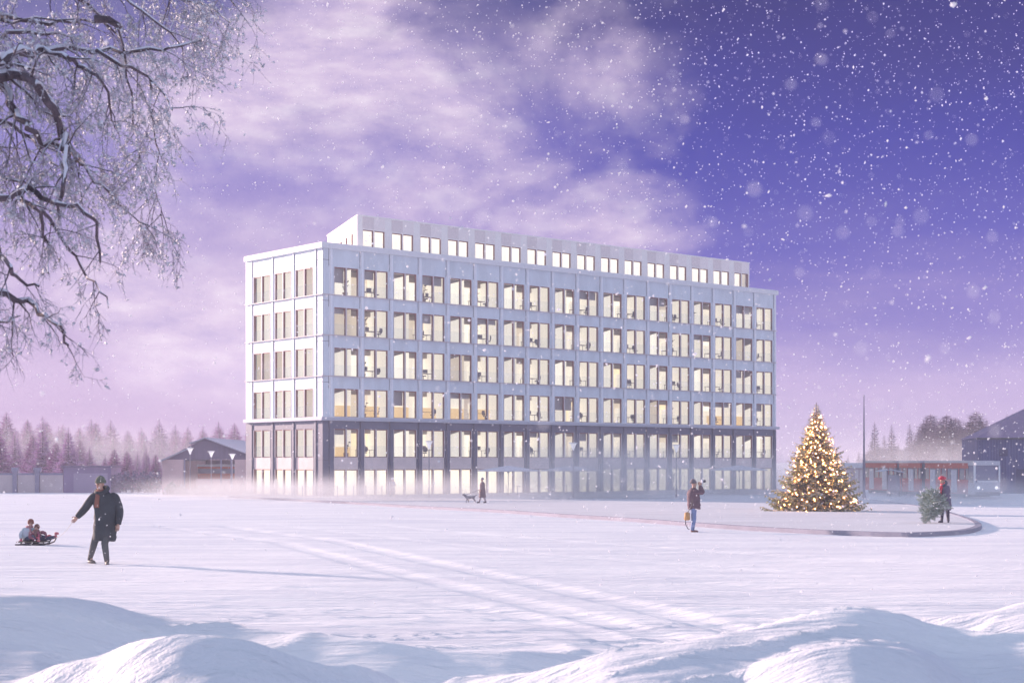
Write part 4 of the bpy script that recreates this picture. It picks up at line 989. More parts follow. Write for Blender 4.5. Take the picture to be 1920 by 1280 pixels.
m = MB(); m.box((-.3, .3, .1), (.8, .33, 1.9)); m.build('glass_wall', glass('shelter_glass', (.8, .85, .9), opac=.4, ocol=(.65, .7, .8)), sh2)
m = MB(); m.box((-.25, -.3, .45), (.7, .1, .5)); m.box((-.2, -.25, 0), (-.12, .05, .45)); m.box((.58, -.25, 0), (.66, .05, .45)); m.build('bench', dark_m, sh2)
# mast
YM = 128; mx_ = xy(1620, YM); o = empty('mast', (mx_, YM, gz(mx_, YM)), label='tall thin grey mast right of the Christmas tree', cat='mast'); hm = CZ - (742 - HZ) / F * YM - gz(mx_, YM)
m = MB(); m.tube([(0, 0, 0), (0, 0, hm * .38), (0, 0, hm * .39), (0, 0, hm * .62), (0, 0, hm)], [.12, .11, .08, .065, .03], 10); m.build('pole', pole_m, o)
m = MB(); m.tube([(0, 0, 0), (0, 0, .35)], [.2, .17], 10); m.build('base', pole_m, o); m = MB(); m.ball((0, 0, hm + .03), .05); m.build('finial', pole_m, o)
# blue shed building at the right edge
YB = 152; bx0 = xy(1833, YB); bb_ = empty('shed_building', (bx0, YB, 0), R(-9), label='dark blue boarded building with violet hipped roof at the right edge', cat='building')
m = MB(); m.box((0, 0, 0), (16, 12, 5.35)); blue_m = mat('blue_boarding', (.085, .095, .22), .7, var=.18, vscale=1.0, stretch=(3, 1, .15)); m.build('wall', blue_m, bb_)
m = MB(); z0, z1, e = 5.35, 8.7, .2
m.add([(-e, -e, z0), (16 + e, -e, z0), (16 + e, 12 + e, z0), (-e, 12 + e, z0), (6, 6, z1), (10, 6, z1)], [(0, 1, 5, 4), (1, 2, 5), (2, 3, 4, 5), (3, 0, 4), (3, 2, 1, 0)]); m.build('roof', mat('violet_roof', (.22, .16, .28), .8, var=.1), bb_)
m = MB(); m.box((-e, -e - .08, z0 - .12), (16 + e, -e - .005, z0 + .02)); m.build('gutter', mat('gutter', (.06, .07, .08), .6), bb_)
m = MB()
for k in range(60): m.box((.05 + k * .265, -.025, .0), (.08 + k * .265, -.002, 5.2))
m.build('batten', mat('batten', (.14, .155, .31), .7), bb_)
for x, z, w__, h__ in ((2.0, 3.6, .8, .7), (4.6, 3.6, .8, .7), (3.6, 0.05, 1.2, 2.3)):
    m = MB(); m.box((x, -.06, z), (x + w__, -.026, z + h__)); m.build('shutter' if z > 1 else 'door', mat('blue_dark', (.05, .055, .13), .7), bb_)

# ------------------------------------------------------------------ people
def skin(name, verts, edges, radii, m, parent=None, sub=1, root=0):
    me = bpy.data.meshes.new(name); me.from_pydata([tuple(v) for v in verts], edges, []); ob = bpy.data.objects.new(name, me); col.objects.link(ob)
    md = ob.modifiers.new('s', 'SKIN'); md.use_smooth_shade = True; md.branch_smoothing = .3
    sv = me.skin_vertices[0].data
    for i, r_ in enumerate(radii): sv[i].radius = r_ if isinstance(r_, tuple) else (r_, r_); sv[i].use_root = (i == root)
    if sub: ob.modifiers.new('d', 'SUBSURF').levels = sub
    dg = bpy.context.evaluated_depsgraph_get(); dg.update(); ev = ob.evaluated_get(dg); nm = bpy.data.meshes.new_from_object(ev)
    ob.modifiers.clear(); bpy.data.objects.remove(ob); bpy.data.meshes.remove(me)
    nm.name = name; nm.materials.clear(); nm.materials.append(m)
    for p in nm.polygons: p.use_smooth = True
    return inst(name, nm, parent)
skin_m = mat('skin', (.58, .36, .28), .55); hair_m = mat('hair_brown', (.10, .05, .03), .7)
def Vv(*a): return Vector(a)
def human(label, loc, yaw, J, C, k=1.0, fl=Vv(0, -1, 0), group=None, extra_scale=1.0):
    """J: joint positions (m); C: clothing colours/materials; fl: where the face looks."""
    o = empty('person', loc, yaw, label=label, cat='person'); o.scale = (extra_scale,) * 3
    if group: o['group'] = group
    vs_, es, rs = [], [], []
    def add(p, r_, par=None):
        vs_.append(Vector(p)); rs.append(r_ * k if not isinstance(r_, tuple) else (r_[0] * k, r_[1] * k))
        if par is not None: es.append((par, len(vs_) - 1))
        return len(vs_) - 1
    pe = add(J['hip'], .13); ch = add(J['chest'], .145, pe); nk = add(J['neck'], .06, ch)
    hd0 = Vector(J['head']); f = fl.normalized(); jaw = add(hd0 + Vv(0, 0, -.07) * k + f * .025 * k, .062, nk); cr = add(hd0 + Vv(0, 0, .03) * k, .088, jaw); add(hd0 + Vv(0, 0, .085) * k - f * .01 * k, .062, cr)
    for s in 'LR':
        sh_ = add(J['sho' + s], .06, ch); el = add(J['elb' + s], .042, sh_); wr = add(J['wri' + s], .028, el); hv = (Vector(J['wri' + s]) - Vector(J['elb' + s])).normalized()
        add(Vector(J['wri' + s]) + hv * .05 * k, (.038, .02), wr)
        hp = add(J['thi' + s], .085, pe); kn = add(J['kne' + s], .058, hp); an = add(J['ank' + s], .032, kn); add(Vector(J['ank' + s]).lerp(Vector(J['toe' + s]), .55), (.026, .02), an)
    skin('body', vs_, es, rs, skin_m, o)
    # hands: five tapering bent fingers on each palm, part of one mesh with the nose and ears
    for s in 'LR':
        hm_ = MB(); wv = Vector(J['wri' + s]); hv = (wv - Vector(J['elb' + s])).normalized(); sd_ = hv.cross(Vv(0, 1, .2)).normalized(); pn_ = hv.cross(sd_).normalized(); pc = wv + hv * .06 * k
        hm_.tube([wv, wv + hv * .05 * k, wv + hv * .10 * k], [(.028 * k, .020 * k), (.042 * k, .02 * k), (.038 * k, .016 * k)], 8)
        for q in range(4):
            b0 = wv + hv * .095 * k + sd_ * (q - 1.5) * .02 * k; ln = (.065, .078, .072, .055)[q] * k
            hm_.tube([b0, b0 + hv * ln * .5 + pn_ * .008 * k, b0 + hv * ln * .75 + pn_ * .03 * k], [.0095 * k, .009 * k, .0065 * k], 5)
        b0 = wv + hv * .035 * k - sd_ * .035 * k; hm_.tube([b0, b0 - sd_ * .03 * k + hv * .025 * k, b0 - sd_ * .035 * k + hv * .055 * k + pn_ * .01 * k], [.012 * k, .011 * k, .008 * k], 5)
        hm_.build('glove' if C.get('glove') else 'hand', C.get('glove') or skin_m, o, True)
    side = f.cross(Vv(0, 0, 1)).normalized()
    fc = MB(); nb = hd0 + f * .098 * k; fc.tube([hd0 + f * .085 * k + Vv(0, 0, .02) * k, nb + f * .012 * k + Vv(0, 0, -.015) * k, hd0 + f * .085 * k + Vv(0, 0, -.025) * k], [.010 * k, .016 * k, .012 * k], 6)
    for sg in (-1, 1): fc.ball(hd0 + side * sg * .088 * k, (.018 * k, .018 * k, .03 * k), 0, 6, 5)
    fc.build('face_relief', skin_m, o, True)
    ey = MB()
    for sg in (-1, 1): ey.ball(hd0 + f * .088 * k + side * sg * .032 * k + Vv(0, 0, .012) * k, .011 * k, 0, 6, 4)
    ey.build('eyes', mat('eye_dark', (.03, .02, .02), .3), o)
    mo = MB(); mo.ball(hd0 + f * .083 * k + Vv(0, 0, -.052) * k, (.024 * k, .024 * k, .008 * k), 0, 8, 4); mo.build('mouth', mat('lips', (.40, .14, .13), .5), o)
    # coat: elliptical rings from hem to collar, with sleeves
    if 'coat' in C:
        ct = MB(); ring_ = C['rings']; pts = [Vector(r_[:3]) for r_ in ring_]; rads = [(r_[3] * k, r_[4] * k) for r_ in ring_]
        rg = random.Random(int(abs(loc[0]) * 10)); n = 18; allv = []
        # subdivide rings for folds
        P2, R2 = [], []
        for a, b, ra, rb in zip(pts[:-1], pts[1:], rads[:-1], rads[1:]):
            for q in range(3): u = q / 3; P2.append(a.lerp(b, u)); R2.append((ra[0] * (1 - u) + rb[0] * u, ra[1] * (1 - u) + rb[1] * u))
        P2.append(pts[-1]); R2.append(rads[-1])
        ph0 = rg.uniform(0, 6)
        for i, (p, r_) in enumerate(zip(P2, R2)):
            for j in range(n):
                t = 2 * math.pi * j / n; q = 1 + .04 * math.sin(5 * t + ph0 + i * .25) * (1 - i / len(P2)) + .035 * math.sin(2 * t + i * 1.9 + ph0) + rg.uniform(-.015, .015)
                allv.append((p.x + math.cos(t) * r_[0] * q, p.y + math.sin(t) * r_[1] * q, p.z + .012 * math.sin(3 * t + i)))
        fs = [(i * n + j, i * n + (j + 1) % n, (i + 1) * n + (j + 1) % n, (i + 1) * n + j) for i in range(len(P2) - 1) for j in range(n)]
        fs.append(tuple((len(P2) - 1) * n + j for j in range(n))); fs.append(tuple(range(n - 1, -1, -1))); ct.add(allv, fs)
        for s in 'LR':
            S0, E0, W0 = Vector(J['sho' + s]), Vector(J['elb' + s]), Vector(J['wri' + s]); sr = C.get('sleeve', .075) * k
            C0 = S0.lerp(Vector(J['chest']), .45) + Vector((0, 0, .02)) * k; sp = [C0, S0 - Vector((0, 0, .02)) * k, S0.lerp(E0, .5), E0, E0.lerp(W0, .5), W0]; sq = [sr * .9, sr * 1.02, sr * 1.05, sr, sr * .92, sr * .72]
            for _ in range(2):
                a_, b_ = [sp[0]], [sq[0]]
                for i in range(len(sp) - 1): a_ += [sp[i].lerp(sp[i + 1], .25), sp[i].lerp(sp[i + 1], .75)]; b_ += [sq[i] * .75 + sq[i + 1] * .25, sq[i] * .25 + sq[i + 1] * .75]
                sp, sq = a_ + [sp[-1]], b_ + [sq[-1]]
            ct.tube(sp, sq, 12, wob=.045, rng=rg)
        ct.build('coat', C['coat'], o, True)
    if 'trousers' in C:
        t_ = MB(); t_.ball(J['hip'], (.17 * k, .13 * k, .14 * k), 0, 12, 8)
        for s in 'LR':
            A_, K_, N_ = Vector(J['thi' + s]), Vector(J['kne' + s]), Vector(J['ank' + s]); q = C.get('tr', 1.0) * k
            t_.tube([A_ + Vv(0, 0, .05) * k, A_, A_.lerp(K_, .5), K_, K_.lerp(N_, .5), N_], [.10 * q, .10 * q, .088 * q, .072 * q, .064 * q, .052 * q], 12, wob=.05)
        t_.build('trousers', C['trousers'], o, True)
    bt_ = C.get('boots', dark_m)
    for s in 'LR':
        b_ = MB(); N_, T_ = Vector(J['ank' + s]), Vector(J['toe' + s]); K_ = Vector(J['kne' + s]); d = (K_ - N_).normalized(); fd = (T_ - N_); fd.z = 0; heel = N_ - fd.normalized() * .05 * k + Vv(0, 0, (T_.z - N_.z) * .95)
        b_.tube([N_ + d * .14 * k, N_ + d * .05 * k, N_, heel.lerp(N_, .4)], [.058 * k, .055 * k, .052 * k, .045 * k], 10); b_.tube([heel, heel.lerp(T_, .5) + Vv(0, 0, .012) * k, T_, T_ + fd.normalized() * .035 * k], [(.042 * k, .034 * k), (.047 * k, .042 * k), (.047 * k, .034 * k), (.03 * k, .022 * k)], 10)
        b_.build('boot', bt_, o, True)
    if 'hat' in C:
        h_ = MB(); kind = C.get('hatk', 'beanie'); c0 = hd0 + Vv(0, 0, .045) * k - f * .012 * k
        if kind == 'beanie':
            h_.ball(c0, (.108 * k, .112 * k, .13 * k), 0, 14, 9, wob=.02, zmin=-.12); h_.tube([c0 + Vv(0, 0, -.025) * k, c0 + Vv(0, 0, .02) * k], [.114 * k, .116 * k], 16)
        elif kind == 'beret': h_.ball(c0 + Vv(0, 0, .045) * k + side * .01, (.145 * k, .14 * k, .085 * k), 0, 14, 8, wob=.02)
        elif kind == 'helmet': h_.ball(c0, (.135 * k, .14 * k, .14 * k), 0, 14, 9, zmin=-.5)
        h_.build('hat' if kind != 'helmet' else 'helmet', C['hat'], o, True)
    if C.get('hair'):
        h_ = MB(); c0 = hd0 - f * .025 * k + Vv(0, 0, .03) * k; h_.ball(c0, (.102 * k, .104 * k, .108 * k), 0, 12, 8, wob=.04)
        if C.get('long'): h_.tube([c0 - f * .04 * k, c0 - f * .06 * k + Vv(0, 0, -.12) * k, c0 - f * .05 * k + Vv(0, 0, -.22) * k], [(.09 * k, .05 * k), (.085 * k, .045 * k), (.05 * k, .03 * k)], 10, wob=.08)
        h_.build('hair', C['hair'], o, True)
    if 'hood' in C:
        h_ = MB(); nk_ = Vector(J['neck']); pts = []
        for q in range(11):
            t = 2 * math.pi * q / 10; pts.append(nk_ + side * math.cos(t) * .12 * k - f * math.sin(t) * .10 * k + Vv(0, 0, .03 + .05 * math.sin(t)) * k)
        h_.tube(pts, [.05 * k] * 11, 8, wob=.15); h_.build('hood', C['hood'], o, True)
    if 'scarf' in C:
        h_ = MB(); nk_ = Vector(J['neck']); pts = [nk_ + side * math.cos(q * .6283) * .085 * k + f * (math.sin(q * .6283) * .085 + .01) * k + Vv(0, 0, .02) * k for q in range(11)]
        h_.tube(pts, [.038 * k] * 11, 7, wob=.12); h_.tube([nk_ + f * .10 * k, nk_ + f * .15 * k + Vv(0, 0, -.15) * k, nk_ + f * .16 * k + Vv(0, 0, -.30) * k], [(.05 * k, .02 * k)] * 3, 8, wob=.1)
        h_.build('scarf', C['scarf'], o, True)
    return o
# 1 walker pulling the sledge
gx, gy = ground_xy(190, 1052); Y1 = 32.2; X1 = xy(190, Y1)
J = dict(hip=Vv(.07, 0, .90), chest=Vv(.07, -.02, 1.30), neck=Vv(.02, -.03, 1.50), head=Vv(-.01, -.05, 1.66), shoL=Vv(-.14, -.04, 1.44), elbL=Vv(-.33, .02, 1.17), wriL=Vv(-.50, .04, .99),
         shoR=Vv(.27, .02, 1.44), elbR=Vv(.37, .04, 1.10), wriR=Vv(.35, -.03, .84), thiL=Vv(-.02, .02, .86), thiR=Vv(.15, -.02, .86), kneL=Vv(-.15, .02, .46), kneR=Vv(.10, -.12, .45),
         ankL=Vv(-.30, .28, .15), toeL=Vv(-.20, .18, .045), ankR=Vv(.15, -.14, .10), toeR=Vv(.20, -.30, .04))
dk = mat('parka_dark', (.045, .055, .065), .8, var=.2, vscale=5)
human('person in dark parka and olive beanie striding with one arm stretched towards the sledge', (X1, Y1, gz(X1, Y1) - .035), 0, J,
      dict(coat=dk, rings=[(.07, 0, .50, .235, .17), (.07, 0, .62, .24, .18), (.075, 0, .85, .235, .17), (.08, 0, 1.05, .225, .16), (.08, 0, 1.28, .25, .165), (.07, -.01, 1.42, .22, .15), (.04, -.02, 1.50, .12, .11), (.03, -.03, 1.54, .09, .09)],
           sleeve=.082, trousers=mat('trousers_dark', (.075, .085, .09), .8), boots=mat('boots_dark', (.05, .05, .055), .6), hat=mat('olive_wool', (.14, .16, .12), .9), hood=dk, scarf=mat('rust_scarf', (.28, .12, .09), .9)), fl=Vv(-.45, -.9, -.1))
# 2 photographer
X4, Y4 = ground_xy(1301, 996); X4 = xy(1301, 52.3); Y4 = 52.3
J = dict(hip=Vv(-.03, 0, .90), chest=Vv(-.02, 0, 1.26), neck=Vv(-.02, 0, 1.46), head=Vv(-.01, 0, 1.63), shoL=Vv(.0, .17, 1.40), elbL=Vv(.26, .14, 1.33), wriL=Vv(.21, .05, 1.56),
         shoR=Vv(.0, -.18, 1.40), elbR=Vv(.28, -.16, 1.34), wriR=Vv(.20, -.06, 1.56), thiL=Vv(-.02, .09, .85), thiR=Vv(-.02, -.09, .85), kneL=Vv(.02, .10, .47), kneR=Vv(-.02, -.09, .47),
         ankL=Vv(-.03, .11, .09), toeL=Vv(.12, .12, .04), ankR=Vv(-.06, -.10, .09), toeR=Vv(.09, -.12, .04))
jk = mat('jacket_plum', (.15, .095, .12), .8, var=.2, vscale=6)
human('photographer in plum brown jacket and blue jeans, a camera raised to the face', (X4, Y4, gz(X4, Y4) - .03), 0, J,
      dict(coat=jk, rings=[(0, 0, .80, .21, .20), (0, 0, .92, .22, .21), (-.01, 0, 1.10, .215, .20), (-.02, 0, 1.28, .215, .22), (-.02, 0, 1.40, .18, .20), (-.02, 0, 1.47, .10, .10), (-.02, 0, 1.50, .08, .08)],
           sleeve=.078, trousers=mat('jeans_blue', (.19, .26, .46), .8, var=.2, vscale=8), tr=1.05, boots=mat('boots_brown', (.22, .10, .08), .6), hat=mat('cap_grey', (.20, .17, .19), .9)), fl=Vv(1, -.15, .15))
ca = empty('camera', (X4 + .27, Y4 - .01, gz(X4, Y4) + 1.68), label='small white camera held up by the photographer', cat='camera')
m = MB(); m.box((-.03, -.07, -.045), (.03, .07, .045)); m.box((-.02, -.03, .045), (.02, .03, .07)); m.build('camera_body', trim_m, ca); m = MB(); m.tube([(.03, 0, 0), (.12, 0, .02)], [.038, .042], 12); m.build('lens', dkm, ca)
bg_ = empty('shoulder_bag', (X4 - .24, Y4 - .12, gz(X4, Y4) + .52), label='tan shoulder bag hanging behind the photographer', cat='bag')
m = MB(); m.tube([(0, 0, -.12), (0, 0, -.09), (0, 0, .12), (0, 0, .15)], [(.07, .09), (.10, .12), (.09, .11), (.03, .05)], 10, wob=.05); m.build('pouch', mat('bag_tan', (.55, .30, .12), .7), bg_, True)
m = MB(); m.tube([(.02, -.03, .14), (.14, -.08, .35), (.18, -.1, .55)], .014, 5); m.tube([(-.05, 0, -.1), (-.05, 0, -.25), (.03, .02, -.40), (.08, .03, -.42)], .016, 5); m.build('strap', dark_m, bg_)
# 3 person in red beret dragging a cut fir
Y5 = 58.2; X5 = xy(1771, Y5); Z5 = gz(X5, Y5) + PH
J = dict(hip=Vv(.03, 0, .88), chest=Vv(.0, -.02, 1.22), neck=Vv(-.05, -.03, 1.42), head=Vv(-.10, -.05, 1.56), shoL=Vv(-.16, -.06, 1.33), elbL=Vv(-.28, -.14, 1.12), wriL=Vv(-.36, -.20, .93),
         shoR=Vv(.13, .05, 1.34), elbR=Vv(-.02, .14, 1.08), wriR=Vv(-.26, .0, .93), thiL=Vv(-.06, 0, .84), thiR=Vv(.11, 0, .84), kneL=Vv(-.10, -.08, .46), kneR=Vv(.13, .05, .45),
         ankL=Vv(-.09, .05, .09), toeL=Vv(-.22, -.06, .04), ankR=Vv(.17, .12, .09), toeR=Vv(.13, -.02, .04))
gc = mat('coat_grey_violet', (.16, .145, .21), .85, var=.15, vscale=6); rw = mat('red_wool', (.62, .035, .08), .8)
human('person in red beret and grey coat bending over a cut fir on the square', (X5, Y5, Z5 - .02), 0, J,
      dict(coat=gc, rings=[(.03, 0, .48, .20, .17), (.03, 0, .60, .22, .18), (.02, 0, .85, .225, .17), (.01, 0, 1.05, .20, .16), (0, -.01, 1.24, .21, .16), (-.01, -.02, 1.35, .18, .14), (-.04, -.03, 1.42, .10, .10), (-.05, -.03, 1.46, .08, .08)],
           sleeve=.072, trousers=mat('trousers_navy', (.045, .04, .09), .8), tr=.95, boots=mat('boots_grey', (.10, .10, .14), .6), hat=rw, hatk='beret', hood=mat('hood_slate', (.10, .13, .17), .9), scarf=rw, glove=rw), fl=Vv(-.8, -.5, -.35))
m = MB(); m.tube([(-.13, -.12, 1.36), (-.22, -.21, 1.20), (-.27, -.24, 1.08), (-.33, -.27, .98)], [(.05, .04), (.065, .05), (.06, .05), (.05, .04)], 10, wob=.06); m.build('scarf', rw, None, True, loc=(X5, Y5, Z5), label='long red scarf hanging down the front of the person dragging a fir', cat='scarf')
ft = conifer_meshes((mat('bark'.join(['', '']) + '_cut', (.16, .11, .08), .9), mat('fir_grey_green', (.36, .45, .37), .75, var=.4, vscale=6), mat('fir_snow', (.72, .78, .78), .8)), 55, 1.75, .52, 130, snow_f=.5, detail=1.6, droop=-.25, power=.75, bare=.10)
fo = empty('cut_fir_tree', (X5 - .34, Y5 - .22, Z5 + .98), label='cut frosty green fir dragged by the person in the red beret', cat='tree')
for n_, me in zip(('trunk', 'crown', 'snow_cover'), ft): inst(n_, me, fo)
fo.rotation_euler = (Vector((-.72, -.85, -.98))).to_track_quat('Z', 'Y').to_euler(); fo.scale = (1.2, 1.2, .84)
# 4 two children on a sledge
Y2 = 41.5; X2 = xy(67, Y2); Z2 = gz(X2, Y2)
mint = mat('jacket_mint', (.42, .58, .58), .8, c2=(.50, .50, .62), var=.1); wine = mat('jacket_wine', (.28, .10, .14), .8, var=.25, vscale=9); navy = mat('snow_trousers_navy', (.06, .075, .13), .8)
J = dict(hip=Vv(-.22, .05, .14), chest=Vv(-.20, .03, .36), neck=Vv(-.17, .02, .46), head=Vv(-.13, 0, .575), shoL=Vv(-.30, 0, .42), elbL=Vv(-.38, -.06, .28), wriL=Vv(-.35, -.12, .17),
         shoR=Vv(-.09, .05, .42), elbR=Vv(-.0, -.02, .33), wriR=Vv(.08, -.10, .28), thiL=Vv(-.22, -.05, .14), thiR=Vv(-.18, .12, .14), kneL=Vv(-.02, -.16, .22), kneR=Vv(.06, .16, .22),
         ankL=Vv(.10, -.22, .12), toeL=Vv(.14, -.26, .18), ankR=Vv(.30, .18, .15), toeR=Vv(.34, .17, .22))
human('child in mint jacket sitting at the back of the sledge with brown hair', (X2, Y2, Z2), 0, J, dict(coat=mint, rings=[(-.22, .04, .12, .17, .17), (-.21, .04, .25, .19, .18), (-.20, .03, .37, .19, .17), (-.18, .02, .43, .15, .13), (-.17, .02, .47, .09, .09)],
      sleeve=.072, trousers=navy, boots=mat('boot_red', (.45, .05, .09), .6), hair=mat('hair_auburn', (.24, .09, .06), .8), scarf=mat('scarf_dusty', (.45, .24, .26), .9), glove=mat('mitten_pink', (.75, .18, .28), .8)), k=.82, fl=Vv(.35, -.9, -.05))
J = dict(hip=Vv(.02, -.04, .13), chest=Vv(.03, -.06, .29), neck=Vv(.04, -.08, .37), head=Vv(.06, -.10, .46), shoL=Vv(-.07, -.10, .34), elbL=Vv(-.10, -.18, .22), wriL=Vv(.0, -.24, .18),
         shoR=Vv(.14, -.02, .34), elbR=Vv(.24, -.02, .32), wriR=Vv(.29, -.08, .27), thiL=Vv(.02, -.10, .13), thiR=Vv(.08, .02, .13), kneL=Vv(.15, -.22, .17), kneR=Vv(.30, 0, .17),
         ankL=Vv(.20, -.40, .12), toeL=Vv(.21, -.44, .20), ankR=Vv(.53, .02, .21), toeR=Vv(.58, .02, .30))
human('child in wine red jacket at the front of the sledge, one boot kicked out', (X2, Y2, Z2), 0, J, dict(coat=wine, rings=[(.02, -.04, .11, .14, .14), (.03, -.05, .20, .155, .15), (.03, -.06, .30, .155, .14), (.04, -.07, .35, .12, .11), (.04, -.08, .39, .07, .07)],
      sleeve=.062, trousers=navy, boots=mat('boot_white_red', (.62, .16, .20), .6), hair=mat('hair_chestnut', (.15, .06, .045), .8), scarf=mat('scarf_brown', (.22, .12, .11), .9), glove=mat('mitten_plum', (.22, .05, .14), .8)), k=.72, fl=Vv(.1, -.98, .05))
sl = empty('sledge', (X2, Y2, Z2), label='dark low sledge carrying the two children', cat='sledge')
m = MB()
for k in range(4): m.box((-.42, -.30 + .13 * k, .075), (.30, -.19 + .13 * k, .10))
m.build('seat', mat('sledge_wood', (.10, .09, .07), .6), sl)
for y in (-.27, .17):
    m = MB(); m.tube([(-.46, y, .02), (.30, y, .02), (.44, y, .08), (.50, y, .20)], .02, 6); m.tube([(-.3, y, .02), (-.3, y, .08)], .015, 5); m.tube([(.15, y, .02), (.15, y, .08)], .015, 5); m.build('runner', dark_m, sl)
m = MB(); A_ = Vector((X2 + .50, Y2, Z2 + .18)); B2 = Vector((X1 - .54, Y1 + .05, gz(X1, Y1) + .95)); m.tube([A_.lerp(B2, k / 8) - Vector((0, 0, .10 * math.sin(math.pi * k / 8))) for k in range(9)], .006, 4)
m.build('tow_rope', mat('rope', (.45, .42, .40), .8), None, label='thin tow rope from the sledge to the walker in the dark parka', cat='rope')
# 5 woman walking a dog, 6 scooter rider, 7 pale passer-by
def walker(px, Y, h, label, coatm, hem, fx, stride, **C):
    x = xy(px, Y); z = gz(x, Y) + PH; s_ = h / 1.70
    J = dict(hip=Vv(0, 0, .90), chest=Vv(0, 0, 1.24), neck=Vv(0, 0, 1.42), head=Vv(.01 * fx, 0, 1.58), shoL=Vv(0, -.17, 1.36), elbL=Vv(-.06 * fx, -.20, 1.08), wriL=Vv(.10 * fx, -.20, .88),
             shoR=Vv(0, .17, 1.36), elbR=Vv(.02 * fx, .20, 1.08), wriR=Vv(.12 * fx, .18, .90), thiL=Vv(0, -.08, .86), thiR=Vv(0, .08, .86), kneL=Vv(stride * .45, -.08, .47), kneR=Vv(-stride * .35, .08, .47),
             ankL=Vv(stride, -.08, .08), toeL=Vv(stride + .13 * fx, -.08, .04), ankR=Vv(-stride, .08, .10), toeR=Vv(-stride + .12 * fx, .08, .04))
    d = dict(coat=coatm, rings=[(0, 0, hem, .25, .24), (0, 0, .6, .23, .22), (0, 0, .9, .20, .20), (0, 0, 1.1, .18, .19), (0, 0, 1.3, .18, .21), (0, 0, 1.40, .13, .15), (0, 0, 1.45, .08, .08)], trousers=mat('trousers_pale', (.50, .44, .48), .8), boots=dark_m); d.update(C)
    return human(label, (x, Y, z), 0, J, d, fl=Vv(fx, -.2, 0), extra_scale=s_)
walker(904.5, 109, 1.72, 'woman in long brown coat walking a dog before the office building', mat('coat_brown', (.22, .16, .17), .85, var=.15), .38, -1, -.22, hat=mat('hat_grey', (.30, .28, .31), .9))
dgm = mat('dog_grey', (.17, .16, .18), .9, var=.3, vscale=8, c2=(.40, .38, .40))
Yd = 108.5; xd = xy(882, Yd); dog = empty('dog', (xd, Yd, gz(xd, Yd) + PH), label='small grey dog trotting ahead of the woman in the brown coat', cat='dog')
vs_ = [(0, 0, .40), (-.22, 0, .38), (-.36, 0, .50), (-.47, 0, .60), (-.58, 0, .57), (.22, 0, .42), (.36, 0, .52), (.46, 0, .60),
       (-.22, -.08, .26), (-.30, -.08, .14), (-.26, -.08, .03), (-.20, .08, .26), (-.12, .08, .14), (-.15, .08, .03), (.22, -.08, .30), (.30, -.08, .17), (.24, -.08, .03), (.20, .08, .30), (.34, .08, .18), (.36, .08, .03)]
es = [(0, 1), (1, 2), (2, 3), (3, 4), (0, 5), (5, 6), (6, 7), (1, 8), (8, 9), (9, 10), (1, 11), (11, 12), (12, 13), (5, 14), (14, 15), (15, 16), (5, 17), (17, 18), (18, 19)]
rs = [.105, .13, .08, .085, .035, .10, .03, .015, .05, .03, .03, .05, .03, .03, .06, .03, .03, .06, .03, .03]
skin('body', vs_, es, rs, dgm, dog)
for s in (-1, 1):
    m = MB(); m.add([(-.44, s * .03, .66), (-.40, s * .08, .67), (-.42, s * .06, .76), (-.415, s * .05, .67)], [(0, 1, 2), (1, 3, 2), (3, 0, 2), (0, 3, 1)]); m.build('ear', dgm, dog)
m = MB(); m.tube([(xd - .38, Yd, gz(xd, Yd) + PH + .55), (xy(904.5, 109) - .2, 109 - .2, gz(xd, Yd) + PH + .92)], .008, 4); m.build('dog_lead', dark_m, None, label='thin lead between the grey dog and the woman in brown', cat='lead')
walker(518, 141, 1.65, 'pale dressed passer-by before the middle window of the left end wall', mat('coat_pale', (.80, .78, .76), .9), .55, 1, .12, hair=mat('hair_fair', (.50, .40, .30), .8))
Y6 = 130.5; x6 = xy(735, Y6); z6 = gz(x6, Y6) + PH
J = dict(hip=Vv(-.05, .1, .80), chest=Vv(.0, .05, 1.12), neck=Vv(.03, .0, 1.30), head=Vv(.06, -.03, 1.45), shoL=Vv(-.16, 0, 1.24), elbL=Vv(-.15, -.2, 1.02), wriL=Vv(-.02, -.36, .98), shoR=Vv(.18, .05, 1.24), elbR=Vv(.24, -.1, 1.02), wriR=Vv(.26, -.30, .98),
         thiL=Vv(-.12, .08, .76), thiR=Vv(.06, .1, .76), kneL=Vv(-.10, -.30, .70), kneR=Vv(.20, -.25, .70), ankL=Vv(-.12, -.28, .30), toeL=Vv(-.10, -.42, .26), ankR=Vv(.22, -.22, .30), toeR=Vv(.26, -.36, .26))
human('helmeted rider in grey and white jacket sitting on a scooter by the facade', (x6, Y6, z6), 0, J, dict(coat=mat('jacket_pale_grey', (.50, .52, .62), .8, c2=(.18, .19, .30), var=.2), rings=[(-.05, .08, .76, .19, .17), (-.03, .06, .95, .19, .17), (0, .04, 1.14, .22, .16), (.02, .02, 1.25, .17, .13), (.03, 0, 1.31, .08, .08)],
      trousers=mat('trousers_slate', (.12, .12, .20), .8), hat=trim_m, hatk='helmet'), fl=Vv(.5, -.85, 0))
sco = empty('motor_scooter', (x6, Y6, z6), R(20), label='dark motor scooter carrying the helmeted rider near the third bay', cat='scooter'); scm = mat('scooter_slate', (.12, .12, .20), .4)
m = MB(); m.tube([(0, .55, .45), (0, .35, .62), (0, .0, .60), (0, -.12, .30), (0, -.38, .26), (0, -.48, .45), (0, -.50, .95)], [(.12, .10), (.16, .14), (.15, .12), (.15, .05), (.16, .05), (.16, .05), (.07, .05)], 10); m.build('body', scm, sco, True)
m = MB(); m.tube([(0, .5, .70), (0, .1, .72)], [(.14, .05), (.15, .05)], 10); m.build('saddle', dark_m, sco)
